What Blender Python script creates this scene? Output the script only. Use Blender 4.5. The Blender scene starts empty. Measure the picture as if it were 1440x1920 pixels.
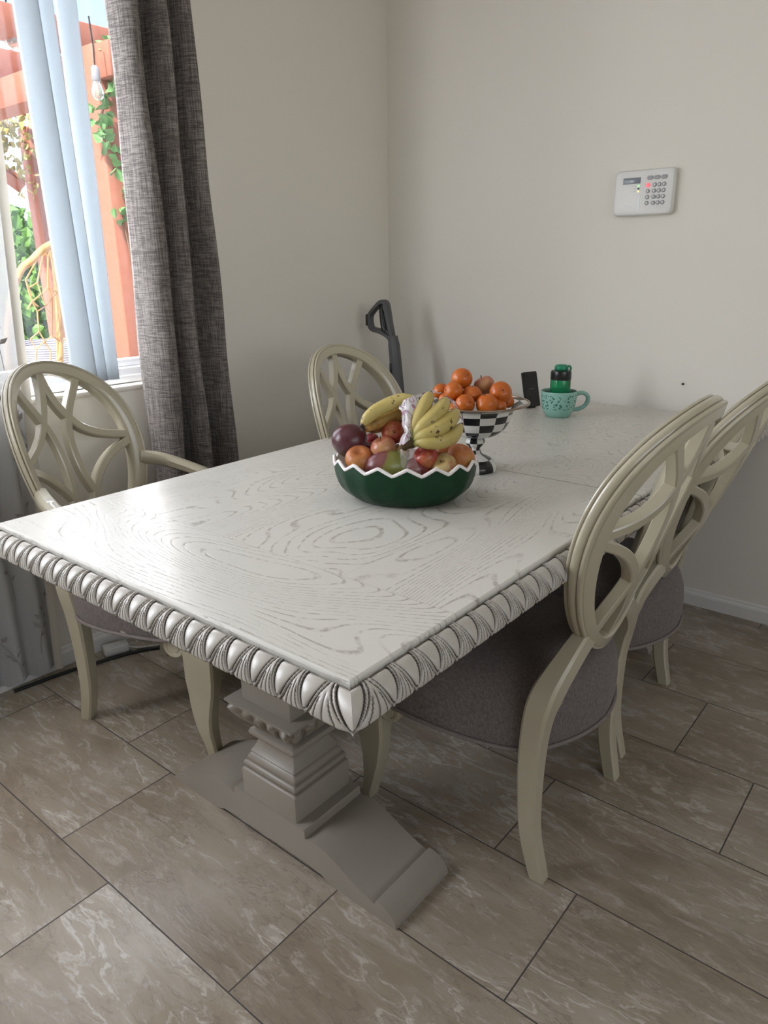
import bpy, math, random
from mathutils import Vector, Matrix, noise
random.seed(7)
pi=math.pi; sin=math.sin; cos=math.cos
SC=bpy.context.scene; COL=SC.collection

# ------------------------------------------------------------------ camera
CR=Vector((.7748,.6321,-.0109)); CU=Vector((-.1942,.2544,.9474)); CF=Vector((-.6016,.7319,-.3199))
CH=1.272; FPX=1358.8
def ray(px,py): return CF*FPX+CR*(px-720)-CU*(py-960)
def at_dist(px,py,D):
    d=ray(px,py); return Vector((0,0,CH))+d*(D/math.hypot(d.x,d.y))
def at_x(px,py,X):
    d=ray(px,py); return Vector((0,0,CH))+d*(X/d.x)
cam=bpy.data.cameras.new('camera'); co=bpy.data.objects.new('camera',cam); COL.objects.link(co)
CR.normalize(); CF.normalize(); CU=CR.cross(CF)
m=Matrix((CR,CU,-CF)).transposed().to_4x4(); m.translation=Vector((0,0,CH)); co.matrix_world=m
cam.sensor_fit='VERTICAL'; cam.sensor_height=36; cam.lens=36*FPX/1920; cam.clip_start=.02
SC.camera=co

# ------------------------------------------------------------------ materials
class NT:
    def __init__(s,name):
        s.m=bpy.data.materials.new(name); s.m.use_nodes=True; s.t=s.m.node_tree; s.t.nodes.clear()
        s.out=s.n('ShaderNodeOutputMaterial'); s.b=s.n('ShaderNodeBsdfPrincipled'); s.l(s.b.outputs[0],s.out.inputs[0])
    def n(s,ty,**k):
        x=s.t.nodes.new(ty)
        for a,b in k.items(): setattr(x,a,b)
        return x
    def l(s,a,b): s.t.links.new(a,b)
    def set(s,i,v):
        if hasattr(v,'is_linked') or isinstance(v,bpy.types.NodeSocket): s.l(v,i)
        else: i.default_value=v
    def math(s,op,a,b=0.,c=None):
        x=s.n('ShaderNodeMath',operation=op); s.set(x.inputs[0],a); s.set(x.inputs[1],b)
        if c is not None: s.set(x.inputs[2],c)
        return x.outputs[0]
    def vmath(s,op,a,b=(0,0,0)):
        x=s.n('ShaderNodeVectorMath',operation=op); s.set(x.inputs[0],a); s.set(x.inputs[1],b); return x.outputs[0]
    def coord(s,which='Object',scale=(1,1,1),rot=(0,0,0),loc=(0,0,0)):
        c=s.n('ShaderNodeTexCoord'); mp=s.n('ShaderNodeMapping')
        mp.inputs['Scale'].default_value=scale; mp.inputs['Rotation'].default_value=rot; mp.inputs['Location'].default_value=loc
        s.l(c.outputs[which],mp.inputs[0]); return mp.outputs[0]
    def noise(s,vec,scale,detail=4,rough=.5,dist=0.,out=0):
        x=s.n('ShaderNodeTexNoise'); s.l(vec,x.inputs['Vector']); x.inputs['Scale'].default_value=scale
        x.inputs['Detail'].default_value=detail; x.inputs['Roughness'].default_value=rough; x.inputs['Distortion'].default_value=dist
        return x.outputs[out]
    def ramp(s,f,stops):
        x=s.n('ShaderNodeValToRGB'); s.l(f,x.inputs[0]); e=x.color_ramp.elements
        while len(e)<len(stops): e.new(.5)
        for q,(p,c) in zip(e,stops):
            q.position=p; q.color=(c if isinstance(c,tuple) else (c,c,c))+((1,) if not isinstance(c,tuple) or len(c)==3 else ())
        return x.outputs[0]
    def mix(s,f,a,b,mode='MIX'):
        x=s.n('ShaderNodeMix',data_type='RGBA',blend_type=mode); s.set(x.inputs[0],f)
        for i,v in ((6,a),(7,b)):
            if isinstance(v,tuple): x.inputs[i].default_value=v+((1,) if len(v)==3 else ())
            else: s.l(v,x.inputs[i])
        return x.outputs[2]
    def bump(s,h,strength=.3,dist=.01):
        x=s.n('ShaderNodeBump'); x.inputs['Strength'].default_value=strength; x.inputs['Distance'].default_value=dist
        s.l(h,x.inputs['Height']); s.l(x.outputs[0],s.b.inputs['Normal'])
    def col(s,c):
        if isinstance(c,tuple): s.b.inputs['Base Color'].default_value=c+((1,) if len(c)==3 else ())
        else: s.l(c,s.b.inputs['Base Color'])
    def rough(s,r,spec=.5):
        s.set(s.b.inputs['Roughness'],r); s.b.inputs['Specular IOR Level'].default_value=spec
    def attr(s,name):
        return s.n('ShaderNodeAttribute',attribute_name=name).outputs['Fac']
    def smooth(s,v,lo,hi):
        x=s.n('ShaderNodeMapRange',interpolation_type='SMOOTHSTEP'); s.set(x.inputs[0],v); x.inputs[1].default_value=lo; x.inputs[2].default_value=hi; return x.outputs[0]

def plain(name,c,r=.5,spec=.5,metal=0,var=.06,scale=30,bump=0):
    t=NT(name); v=t.coord()
    n=t.noise(v,scale,3)
    t.col(t.mix(n,tuple(x*(1-var) for x in c),tuple(min(1,x*(1+var)) for x in c)))
    t.rough(r,spec); t.b.inputs['Metallic'].default_value=metal
    if bump: t.bump(n,bump,.004)
    return t.m
MAT={}
def wall_mat(name,c):
    t=NT(name); v=t.coord()
    n=t.noise(v,9,6,.6,.4); n2=t.noise(v,2.2,3)
    t.col(t.mix(n2,tuple(x*.985 for x in c),c)); t.rough(.62,.35)
    t.bump(n,.12,.012); return t.m
MAT['wall']=wall_mat('painted_wall',(.745,.715,.655))
MAT['ceiling']=wall_mat('painted_ceiling',(.8,.79,.77)); MAT['wall_far']=wall_mat('taupe_painted_wall',(.46,.44,.40))
MAT['trim']=plain('white_trim_paint',(.72,.71,.69),.4,.4,0,.02)
MAT['vinyl']=plain('white_vinyl',(.82,.83,.84),.35,.4,0,.02)

def floor_mat():
    t=NT('stone_look_tile'); W=.305; L=.61
    c=t.n('ShaderNodeTexCoord'); sx=t.n('ShaderNodeSeparateXYZ'); t.l(c.outputs['Object'],sx.inputs[0]); x,y=sx.outputs[0],sx.outputs[1]
    v=t.math('DIVIDE',t.math('SUBTRACT',y,.575),W); k=t.math('FLOOR',v); fy=t.math('FRACT',v)
    u=t.math('DIVIDE',t.math('ADD',t.math('ADD',x,.25),t.math('MULTIPLY',k,.2033)),L); ku=t.math('FLOOR',u); fx=t.math('FRACT',u)
    ey=t.math('MULTIPLY',t.math('MINIMUM',fy,t.math('SUBTRACT',1,fy)),W); ex=t.math('MULTIPLY',t.math('MINIMUM',fx,t.math('SUBTRACT',1,fx)),L)
    e=t.math('MINIMUM',ex,ey); g=t.smooth(e,.0011,.0021)
    cb=t.n('ShaderNodeCombineXYZ'); t.l(ku,cb.inputs[0]); t.l(k,cb.inputs[1])
    wn=t.n('ShaderNodeTexWhiteNoise',noise_dimensions='2D'); t.l(cb.outputs[0],wn.inputs['Vector'])
    off=t.vmath('SCALE',wn.outputs['Color']); off.node.inputs['Scale'].default_value=23.
    pos=t.vmath('ADD',c.outputs['Object'],off)
    mp=t.n('ShaderNodeMapping'); mp.inputs['Rotation'].default_value=(0,0,.42); mp.inputs['Scale'].default_value=(1,3.3,1); t.l(pos,mp.inputs[0]); p=mp.outputs[0]
    warp=t.noise(p,2.2,5,.6,0,1); wv=t.vmath('SCALE',t.vmath('SUBTRACT',warp,(.5,.5,.5))); wv.node.inputs['Scale'].default_value=.42
    p2=t.vmath('ADD',p,wv)
    big=t.noise(p2,1.6,6,.62); fine=t.noise(p2,9,8,.7,.8)
    ridge=t.math('ABSOLUTE',t.math('SUBTRACT',t.noise(p2,2.3,5,.55,.3),.5)); vein=t.math('SUBTRACT',1,t.smooth(ridge,.0,.016))
    ridge2=t.math('ABSOLUTE',t.math('SUBTRACT',t.noise(p2,5.5,4,.6,.6),.52)); vein2=t.math('SUBTRACT',1,t.smooth(ridge2,.0,.02))
    cr=t.ramp(big,[(.28,(.19,.15,.108)),(.45,(.27,.225,.17)),(.6,(.335,.293,.235)),(.76,(.435,.395,.34))])
    cr=t.mix(t.math('MULTIPLY',t.smooth(fine,.45,.70),.55),cr,(.44,.405,.365))
    cr=t.mix(t.math('MULTIPLY',vein,t.math('MULTIPLY',t.smooth(big,.36,.58),.6)),cr,(.60,.565,.52))
    cr=t.mix(t.math('MULTIPLY',vein2,.4),cr,(.16,.13,.105))
    tint=t.mix(wn.outputs['Value'],(.9,.88,.86),(1.05,1.05,1.05))
    cr=t.mix(1.,cr,tint,'MULTIPLY')
    t.col(t.mix(g,(.055,.045,.038),cr))
    t.rough(t.math('ADD',t.math('MULTIPLY',fine,.30),t.math('ADD',t.math('MULTIPLY',t.math('SUBTRACT',1,g),.4),.10)),.5)
    t.bump(t.math('ADD',g,t.math('ADD',t.math('MULTIPLY',fine,.35),t.math('MULTIPLY',vein,.15))),.32,.003)
    return t.m
MAT['floor']=floor_mat()

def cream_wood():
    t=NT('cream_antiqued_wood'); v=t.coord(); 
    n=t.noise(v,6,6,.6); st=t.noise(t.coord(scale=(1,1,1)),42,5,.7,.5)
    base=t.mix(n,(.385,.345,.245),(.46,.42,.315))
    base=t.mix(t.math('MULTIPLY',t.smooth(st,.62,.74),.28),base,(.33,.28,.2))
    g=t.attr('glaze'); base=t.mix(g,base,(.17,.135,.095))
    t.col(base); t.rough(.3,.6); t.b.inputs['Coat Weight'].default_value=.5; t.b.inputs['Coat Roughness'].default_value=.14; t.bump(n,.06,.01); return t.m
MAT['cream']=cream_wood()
def ped_wood():
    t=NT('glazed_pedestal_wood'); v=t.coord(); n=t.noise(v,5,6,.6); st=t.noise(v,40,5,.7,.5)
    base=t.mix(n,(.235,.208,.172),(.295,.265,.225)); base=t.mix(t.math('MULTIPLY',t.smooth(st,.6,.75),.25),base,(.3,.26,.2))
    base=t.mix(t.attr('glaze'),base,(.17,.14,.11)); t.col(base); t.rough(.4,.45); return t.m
MAT['pedestal']=ped_wood()
def carve_wood():
    t=NT('carved_glazed_edge'); v=t.coord(); n=t.noise(v,14,5,.6)
    base=t.mix(n,(.38,.35,.305),(.50,.47,.425)); base=t.mix(t.attr('glaze'),base,(.028,.021,.015)); t.col(base); t.rough(.34,.5); return t.m
MAT['carve']=carve_wood()
def top_wood():
    t=NT('whitewashed_oak'); c=t.n('ShaderNodeTexCoord'); sx=t.n('ShaderNodeSeparateXYZ'); t.l(c.outputs['Object'],sx.inputs[0]); x,y=sx.outputs[0],sx.outputs[1]
    # end boards run along x, middle panel runs along y
    def gr(y0,y1): return t.math('MULTIPLY',t.math('GREATER_THAN',y,y0),t.math('LESS_THAN',y,y1))
    inx=t.math('MULTIPLY',t.math('GREATER_THAN',x,-1.37),t.math('LESS_THAN',x,-.80))
    mid=t.math('ADD',gr(.855,1.63),gr(1.63,2.47)); mid=t.math('MINIMUM',mid,1)
    sidey=t.math('MULTIPLY',mid,1)
    def grain(scale,seed,across):
        mp=t.n('ShaderNodeMapping'); mp.inputs['Scale'].default_value=scale; mp.inputs['Location'].default_value=(seed,seed*.7,seed*1.3); t.l(c.outputs['Object'],mp.inputs[0]); q=mp.outputs[0]
        f=t.noise(q,1.0,1.3,.4,.12)
        f=t.math('ADD',f,t.math('MULTIPLY',across,.60)); ln=t.math('PINGPONG',t.math('MULTIPLY',f,48.),.5); 
        w=t.noise(q,7,3)
        brk=t.smooth(t.noise(t.coord(),70,3,.6),.34,.6); line=t.math('SUBTRACT',1,t.smooth(ln,.03,.145)); line=t.math('MULTIPLY',t.math('MULTIPLY',line,brk),t.smooth(w,.30,.55))
        mp2=t.n('ShaderNodeMapping'); mp2.inputs['Scale'].default_value=tuple(a*24 for a in scale); t.l(c.outputs['Object'],mp2.inputs[0])
        pore=t.smooth(t.noise(mp2.outputs[0],1.8,3,.6),.63,.76)
        return line,pore
    lx,px_=grain((1.15,4.2,1),3.1,y); ly,py_=grain((4.2,1.05,1),8.7,x)
    line=t.math('ADD',t.math('MULTIPLY',ly,sidey),t.math('MULTIPLY',lx,t.math('SUBTRACT',1,sidey)))
    far=t.math('GREATER_THAN',y,1.63)
    dg=t.noise(t.coord(scale=(3.2,5.5,1),rot=(0,0,-.75)),1.3,2.2,.45,.3); dl=t.math('SUBTRACT',1,t.smooth(t.math('PINGPONG',t.math('MULTIPLY',dg,26.),.5),.02,.13))
    line=t.math('ADD',t.math('MULTIPLY',line,t.math('SUBTRACT',1,far)),t.math('MULTIPLY',t.math('MULTIPLY',dl,.7),far))
    pore=t.math('ADD',t.math('MULTIPLY',py_,sidey),t.math('MULTIPLY',px_,t.math('SUBTRACT',1,sidey)))
    def seam(v,p,w=.0012): return t.math('LESS_THAN',t.math('ABSOLUTE',t.math('SUBTRACT',v,p)),w)
    sm=seam(y,.855)
    sm=t.math('ADD',sm,t.math('MULTIPLY',t.math('ADD',seam(x,-1.37,.0008),seam(x,-.80,.0008)),mid))
    cl=t.noise(t.coord(),2.5,4)
    base=t.mix(cl,(.55,.53,.48),(.63,.61,.56))
    dk=t.math('MINIMUM',t.math('ADD',t.math('MULTIPLY',line,.66),t.math('ADD',t.math('MULTIPLY',pore,.25),t.math('MULTIPLY',sm,.22))),1)
    base=t.mix(dk,base,(.25,.215,.18))
    sv=t.math('MULTIPLY',seam(y,1.63,.0017),.75); base=t.mix(sv,base,(.10,.08,.065)); t.col(base); t.rough(t.math('ADD',.28,t.math('MULTIPLY',cl,.08)),.45)
    t.bump(t.math('SUBTRACT',1,t.math('ADD',line,t.math('MULTIPLY',pore,.6))),.3,.0016)
    return t.m
MAT['top']=top_wood()
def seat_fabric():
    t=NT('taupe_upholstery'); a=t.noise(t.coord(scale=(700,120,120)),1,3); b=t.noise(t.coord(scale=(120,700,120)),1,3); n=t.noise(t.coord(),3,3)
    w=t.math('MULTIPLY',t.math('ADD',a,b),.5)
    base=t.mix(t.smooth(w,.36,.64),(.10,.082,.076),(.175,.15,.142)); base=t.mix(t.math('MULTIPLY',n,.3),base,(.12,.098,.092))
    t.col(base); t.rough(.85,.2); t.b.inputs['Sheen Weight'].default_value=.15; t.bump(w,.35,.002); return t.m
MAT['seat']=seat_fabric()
MAT['piping']=plain('taupe_piping',(.19,.162,.152),.85,.2,0,.15,90)
def drape_fabric():
    t=NT('slubbed_grey_drape'); 
    a=t.noise(t.coord(scale=(22,22,300)),1,4,.75); b=t.noise(t.coord(scale=(300,300,9)),1,4,.75); s=t.noise(t.coord(scale=(7,7,95)),1,4,.65); s2=t.noise(t.coord(scale=(100,100,4)),1,3,.6)
    w=t.math('MULTIPLY',t.math('ADD',a,b),.5)
    base=t.mix(t.smooth(w,.42,.60),(.10,.087,.081),(.31,.28,.262))
    base=t.mix(t.math('MULTIPLY',t.smooth(s,.56,.68),.75),base,(.10,.088,.082)); base=t.mix(t.math('MULTIPLY',t.smooth(s2,.6,.74),.45),base,(.12,.103,.095))
    t.col(base); t.rough(.8,.25); t.bump(w,.3,.002)
    tr=t.n('ShaderNodeBsdfTranslucent'); t.l(base,tr.inputs[0]); mx=t.n('ShaderNodeMixShader'); mx.inputs[0].default_value=.12
    t.l(t.b.outputs[0],mx.inputs[1]); t.l(tr.outputs[0],mx.inputs[2]); t.l(mx.outputs[0],t.out.inputs[0]); return t.m
MAT['drape']=drape_fabric()
def sheer(name,c,trans,transp):
    t=NT(name); n=t.noise(t.coord(scale=(900,900,900)),1,1)
    t.col(c); t.rough(.9,.1)
    tr=t.n('ShaderNodeBsdfTranslucent'); tr.inputs[0].default_value=c+(1,); tp=t.n('ShaderNodeBsdfTransparent')
    m1=t.n('ShaderNodeMixShader'); m1.inputs[0].default_value=trans; t.l(t.b.outputs[0],m1.inputs[1]); t.l(tr.outputs[0],m1.inputs[2])
    m2=t.n('ShaderNodeMixShader'); t.l(t.math('MULTIPLY',t.smooth(n,.2,.8),transp*2),m2.inputs[0]); t.l(m1.outputs[0],m2.inputs[1]); t.l(tp.outputs[0],m2.inputs[2])
    t.l(m2.outputs[0],t.out.inputs[0]); return t.m
MAT['sheer']=sheer('white_sheer_cloth',(.46,.46,.46),.15,.10)
MAT['sheer_hem']=sheer('cream_sheer_hem',(.52,.49,.43),.15,.02)
MAT['vane']=sheer('white_fabric_vane',(.43,.47,.50),.40,.06)
MAT['embroid']=plain('grey_embroidery',(.27,.25,.245),.8,.2)
def glass_pane():
    t=NT('window_glass'); tp=t.n('ShaderNodeBsdfTransparent'); gl=t.n('ShaderNodeBsdfGlossy'); gl.inputs['Roughness'].default_value=.02
    mx=t.n('ShaderNodeMixShader'); mx.inputs[0].default_value=.05; t.l(tp.outputs[0],mx.inputs[1]); t.l(gl.outputs[0],mx.inputs[2]); t.l(mx.outputs[0],t.out.inputs[0]); return t.m
MAT['glass']=glass_pane()
# ceramics and plastics
def glazed(name,c,var=.15,r=.12):
    t=NT(name); n=t.noise(t.coord(),9,5,.6); t.col(t.mix(n,tuple(x*(1-var) for x in c),tuple(x*(1+var) for x in c))); t.rough(r,.5); return t.m
def matte_glaze(name,c,var,r):
    t=NT(name); n=t.noise(t.coord(),9,5,.6); t.col(t.mix(n,tuple(x*(1-var) for x in c),tuple(x*(1+var) for x in c))); t.rough(r,.22); return t.m
MAT['bowl_green']=matte_glaze('dark_green_glaze',(.0045,.034,.013),.45,.33)
MAT['bowl_rim']=glazed('white_pink_glaze',(.80,.76,.75),.03,.2)
MAT['check_black']=glazed('black_enamel',(.014,.014,.016),.7,.12)
MAT['check_white']=glazed('white_enamel',(.72,.71,.68),.06,.14)
MAT['check_edge']=plain('bronze_rim',(.30,.22,.16),.25,.5,.8)
MAT['black']=plain('black_plastic',(.010,.010,.011),.28,.5)
MAT['screen']=plain('black_screen_glass',(.004,.004,.005),.22,.4)
MAT['dark_grey']=plain('grey_plastic',(.085,.085,.088),.42,.4,0,.04)
MAT['mid_grey']=plain('key_grey',(.36,.36,.37),.5,.4)
MAT['lcd']=plain('lcd_grey',(.20,.23,.26),.2,.5)
MAT['key_white']=plain('keypad_white',(.72,.72,.71),.32,.45,0,.01)
MAT['text_grey']=plain('grey_print',(.4,.4,.4),.5,.3)
MAT['text_white']=plain('white_print',(.95,.95,.95),.3,.4)
def emis(name,c,s):
    t=NT(name); t.col(c); t.b.inputs['Emission Color'].default_value=c+(1,); t.b.inputs['Emission Strength'].default_value=s; return t.m
MAT['led_red']=emis('red_lit_key',(1,.12,.14),.9); MAT['led_green']=emis('green_led',(.35,1,.3),.8); MAT['led_amber']=emis('amber_led',(1,.72,.25),.9)
def mug_mat():
    t=NT('mint_glaze_spotted'); c=t.n('ShaderNodeTexCoord'); vo=t.n('ShaderNodeTexVoronoi'); 
    mp=t.n('ShaderNodeMapping'); mp.inputs['Scale'].default_value=(95,95,120); t.l(c.outputs['Object'],mp.inputs[0])
    nz=t.noise(c.outputs['Object'],120,2,.5,0,1); v2=t.vmath('ADD',mp.outputs[0],nz); t.l(v2,vo.inputs['Vector']); vo.inputs['Scale'].default_value=1
    sx=t.n('ShaderNodeSeparateXYZ'); t.l(c.outputs['Object'],sx.inputs[0]); z=sx.outputs[2]
    band=t.math('MULTIPLY',t.math('GREATER_THAN',z,.030),t.math('LESS_THAN',z,.080))
    spot=t.math('SUBTRACT',1,t.smooth(vo.outputs['Distance'],.36,.46)); 
    sel=t.math('GREATER_THAN',t.n('ShaderNodeSeparateColor').outputs[0],.12); t.l(vo.outputs['Color'],sel.node.inputs[0].links[0].from_node.inputs[0])
    f=t.math('MULTIPLY',t.math('MULTIPLY',spot,band),sel)
    t.col(t.mix(f,(.25,.47,.40),(.035,.16,.13))); t.rough(.18,.5); return t.m
MAT['mug']=mug_mat(); MAT['mug_in']=glazed('mint_glaze',(.22,.42,.36),.05,.2)
def tinted(name,c,r=.08):
    t=NT(name); t.col(c); t.rough(r,.5); t.b.inputs['Transmission Weight'].default_value=.75; t.b.inputs['IOR'].default_value=1.35; return t.m
MAT['bottle']=tinted('green_clear_plastic',(.03,.40,.17)); MAT['bottle_cap']=plain('green_cap_plastic',(.012,.20,.105),.35)
# fruit
def fruit(name,stops,scale=9,streak=(14,14,3),r=.28,dot=None,axis=None,bump=0,sss=0):
    t=NT(name); v=t.coord('Object'); a=t.noise(v,scale,4,.55); b=t.noise(t.coord('Object',streak),6,3,.6)
    f=t.math('ADD',t.math('MULTIPLY',a,.72),t.math('MULTIPLY',b,.28))
    if axis is not None:
        sx=t.n('ShaderNodeSeparateXYZ'); t.l(v,sx.inputs[0]); g=t.math('MULTIPLY',sx.outputs[axis[0]],axis[1]); f=t.math('ADD',f,g)
    c=t.ramp(f,stops)
    if dot:
        d=t.noise(v,170,2); c=t.mix(t.math('MULTIPLY',t.smooth(d,.66,.72),dot[1]),c,dot[0])
    t.col(c); t.rough(r,.45)
    if bump: t.bump(t.noise(v,230,2),bump,.0012)
    return t.m
MAT['apple_red']=fruit('red_apple_skin',[(.3,(0.296,0.022,0.022)),(.52,(0.370,0.052,0.037)),(.64,(0.459,0.185,0.067)),(.78,(0.503,0.333,0.118))],dot=((.75,.5,.25),.5))
MAT['apple_pink']=fruit('pink_apple_skin',[(.3,(0.370,0.074,0.052)),(.5,(0.429,0.163,0.089)),(.64,(0.474,0.281,0.118)),(.8,(0.459,0.370,0.148))],dot=((.75,.6,.35),.5))
MAT['apple_yellow']=fruit('yellow_apple_skin',[(.3,(0.311,0.037,0.037)),(.43,(0.407,0.148,0.067)),(.5,(0.474,0.340,0.141)),(.8,(0.503,0.414,0.185))],6,dot=((.45,.35,.15),.4),axis=(2,3.))
MAT['peach']=fruit('orange_blush_skin',[(.3,(0.370,0.089,0.033)),(.5,(0.429,0.148,0.044)),(.62,(0.459,0.229,0.067)),(.8,(0.444,0.281,0.096))],dot=((.3,.13,.05),.35),r=.4)
MAT['apple_dark']=fruit('dark_red_apple_skin',[(.3,(0.100,0.008,0.012)),(.6,(0.200,0.015,0.020)),(.8,(0.300,0.040,0.030))])
MAT['mango_dark']=fruit('purple_mango_skin',[(.30,(.13,.14,.045)),(.40,(.12,.085,.05)),(.50,(.075,.03,.037)),(.7,(.085,.02,.026))],5,r=.3,axis=(2,7.),dot=((.25,.2,.1),.3))
MAT['mango_green']=fruit('green_blush_mango_skin',[(.32,(0.148,0.041,0.044)),(.44,(0.178,0.063,0.052)),(.52,(0.192,0.178,0.044)),(.75,(0.222,0.244,0.059))],5,r=.3,axis=(0,7.),dot=((.12,.1,.04),.3))
MAT['mango_red']=fruit('maroon_mango_skin',[(.3,(.10,.012,.014)),(.6,(.2,.03,.026)),(.8,(.3,.08,.05))],6,r=.15)
MAT['orange']=fruit('orange_peel',[(.3,(0.419,0.083,0.008)),(.55,(0.506,0.123,0.013)),(.8,(0.534,0.166,0.020))],6,r=.3,bump=.35)
MAT['stem']=plain('brown_stem',(.09,.06,.03),.7,.2)
def banana_mat():
    t=NT('ripe_banana_peel'); v=t.coord(); a=t.attr('along'); n=t.noise(v,60,3,.6); n2=t.noise(v,10,3)
    base=t.mix(n2,(.40,.31,.085),(.52,.42,.15)); base=t.mix(t.math('SUBTRACT',1,t.smooth(a,.08,.3)),base,(.30,.31,.09))
    spots=t.smooth(n,.63,.68); base=t.mix(spots,base,(.055,.032,.016))
    base=t.mix(t.smooth(a,.955,.975),base,(.03,.02,.013)); t.col(base); t.rough(.42,.4); return t.m
MAT['banana']=banana_mat()
def banana2():
    t=NT('overripe_banana_peel'); v=t.coord(); a=t.attr('along'); n=t.noise(v,28,3,.6); base=t.mix(t.smooth(n,.4,.65),(.42,.27,.07),(.2,.085,.025))
    base=t.mix(t.smooth(a,.95,.97),base,(.03,.02,.013)); t.col(base); t.rough(.45,.4); return t.m
MAT['banana_ripe']=banana2()
def film():
    t=NT('printed_plastic_film'); v=t.coord(); r=t.math('ABSOLUTE',t.math('SUBTRACT',t.noise(v,38,2,.5,1.2),.5)); ln=t.math('SUBTRACT',1,t.smooth(r,.02,.045))
    hue=t.smooth(t.noise(v,22,2),.44,.52); c=t.mix(hue,(.10,.09,.12),(.36,.10,.27)); base=t.mix(t.math('MULTIPLY',ln,.85),(.66,.64,.65),c)
    t.col(base); t.rough(.2,.6); tp=t.n('ShaderNodeBsdfTransparent'); mx=t.n('ShaderNodeMixShader'); mx.inputs[0].default_value=.22
    t.l(t.b.outputs[0],mx.inputs[1]); t.l(tp.outputs[0],mx.inputs[2]); t.l(mx.outputs[0],t.out.inputs[0]); return t.m
MAT['film']=film()
def film2():
    t=NT('clear_plastic_film'); t.col((.8,.78,.78)); t.rough(.12,.7); tp=t.n('ShaderNodeBsdfTransparent'); mx=t.n('ShaderNodeMixShader'); mx.inputs[0].default_value=.82
    t.l(t.b.outputs[0],mx.inputs[1]); t.l(tp.outputs[0],mx.inputs[2]); t.l(mx.outputs[0],t.out.inputs[0]); return t.m
MAT['film_clear']=film2()
# outdoors
def redwood():
    t=NT('red_stained_timber'); n=t.noise(t.coord(scale=(30,30,30)),1,5,.7); t.col(t.mix(n,(.38,.135,.082),(.50,.20,.13))); t.rough(.6,.3); return t.m
MAT['redwood']=redwood()
MAT['stucco']=plain('white_stucco',(.80,.78,.75),.8,.2,0,.05,20)
MAT['paving']=plain('patio_concrete',(.5,.48,.45),.8,.2,0,.12,6)
MAT['leaf']=plain('green_leaf',(.14,.30,.05),.5,.3,0,.5,5)
MAT['vine_leaf']=plain('vine_leaf',(.16,.34,.12),.5,.3,0,.4,12)
MAT['dry_leaf']=plain('yellowing_leaf',(.50,.44,.16),.6,.2,0,.4,8)
MAT['bark']=plain('bark',(.2,.15,.1),.9,.1)
MAT['rattan']=plain('rattan_cane',(.62,.36,.14),.5,.3,0,.2,25)
MAT['chain']=plain('grey_chain',(.3,.3,.3),.4,.5,.5)
def wicker():
    t=NT('grey_wicker_weave'); c=t.n('ShaderNodeTexCoord'); w=t.n('ShaderNodeTexWave',wave_type='BANDS',bands_direction='Z'); mp=t.n('ShaderNodeMapping'); mp.inputs['Scale'].default_value=(1,1,1); t.l(c.outputs['Object'],mp.inputs[0]); t.l(mp.outputs[0],w.inputs['Vector']); w.inputs['Scale'].default_value=22
    ck=t.n('ShaderNodeTexChecker'); t.l(mp.outputs[0],ck.inputs['Vector']); ck.inputs['Scale'].default_value=55
    f=t.math('MULTIPLY',w.outputs['Fac'],t.math('ADD',t.math('MULTIPLY',ck.outputs['Fac'],.5),.5)); t.col(t.mix(f,(.30,.29,.33),(.66,.64,.68))); t.rough(.7,.2); t.bump(f,.6,.01); return t.m
MAT['wicker']=wicker()
MAT['bulb']=tinted('clear_bulb_glass',(.95,.93,.88),.03); MAT['socket']=plain('grey_socket',(.30,.31,.33),.5,.3)
MAT['filament']=emis('warm_filament',(1,.7,.35),1.2)
MAT['cable_black']=plain('black_cable',(.012,.012,.012),.5,.3); MAT['cable_white']=plain('white_cable',(.62,.61,.59),.5,.3)
MAT['nail']=plain('dark_nail',(.05,.045,.04),.5,.4,.5)

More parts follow.
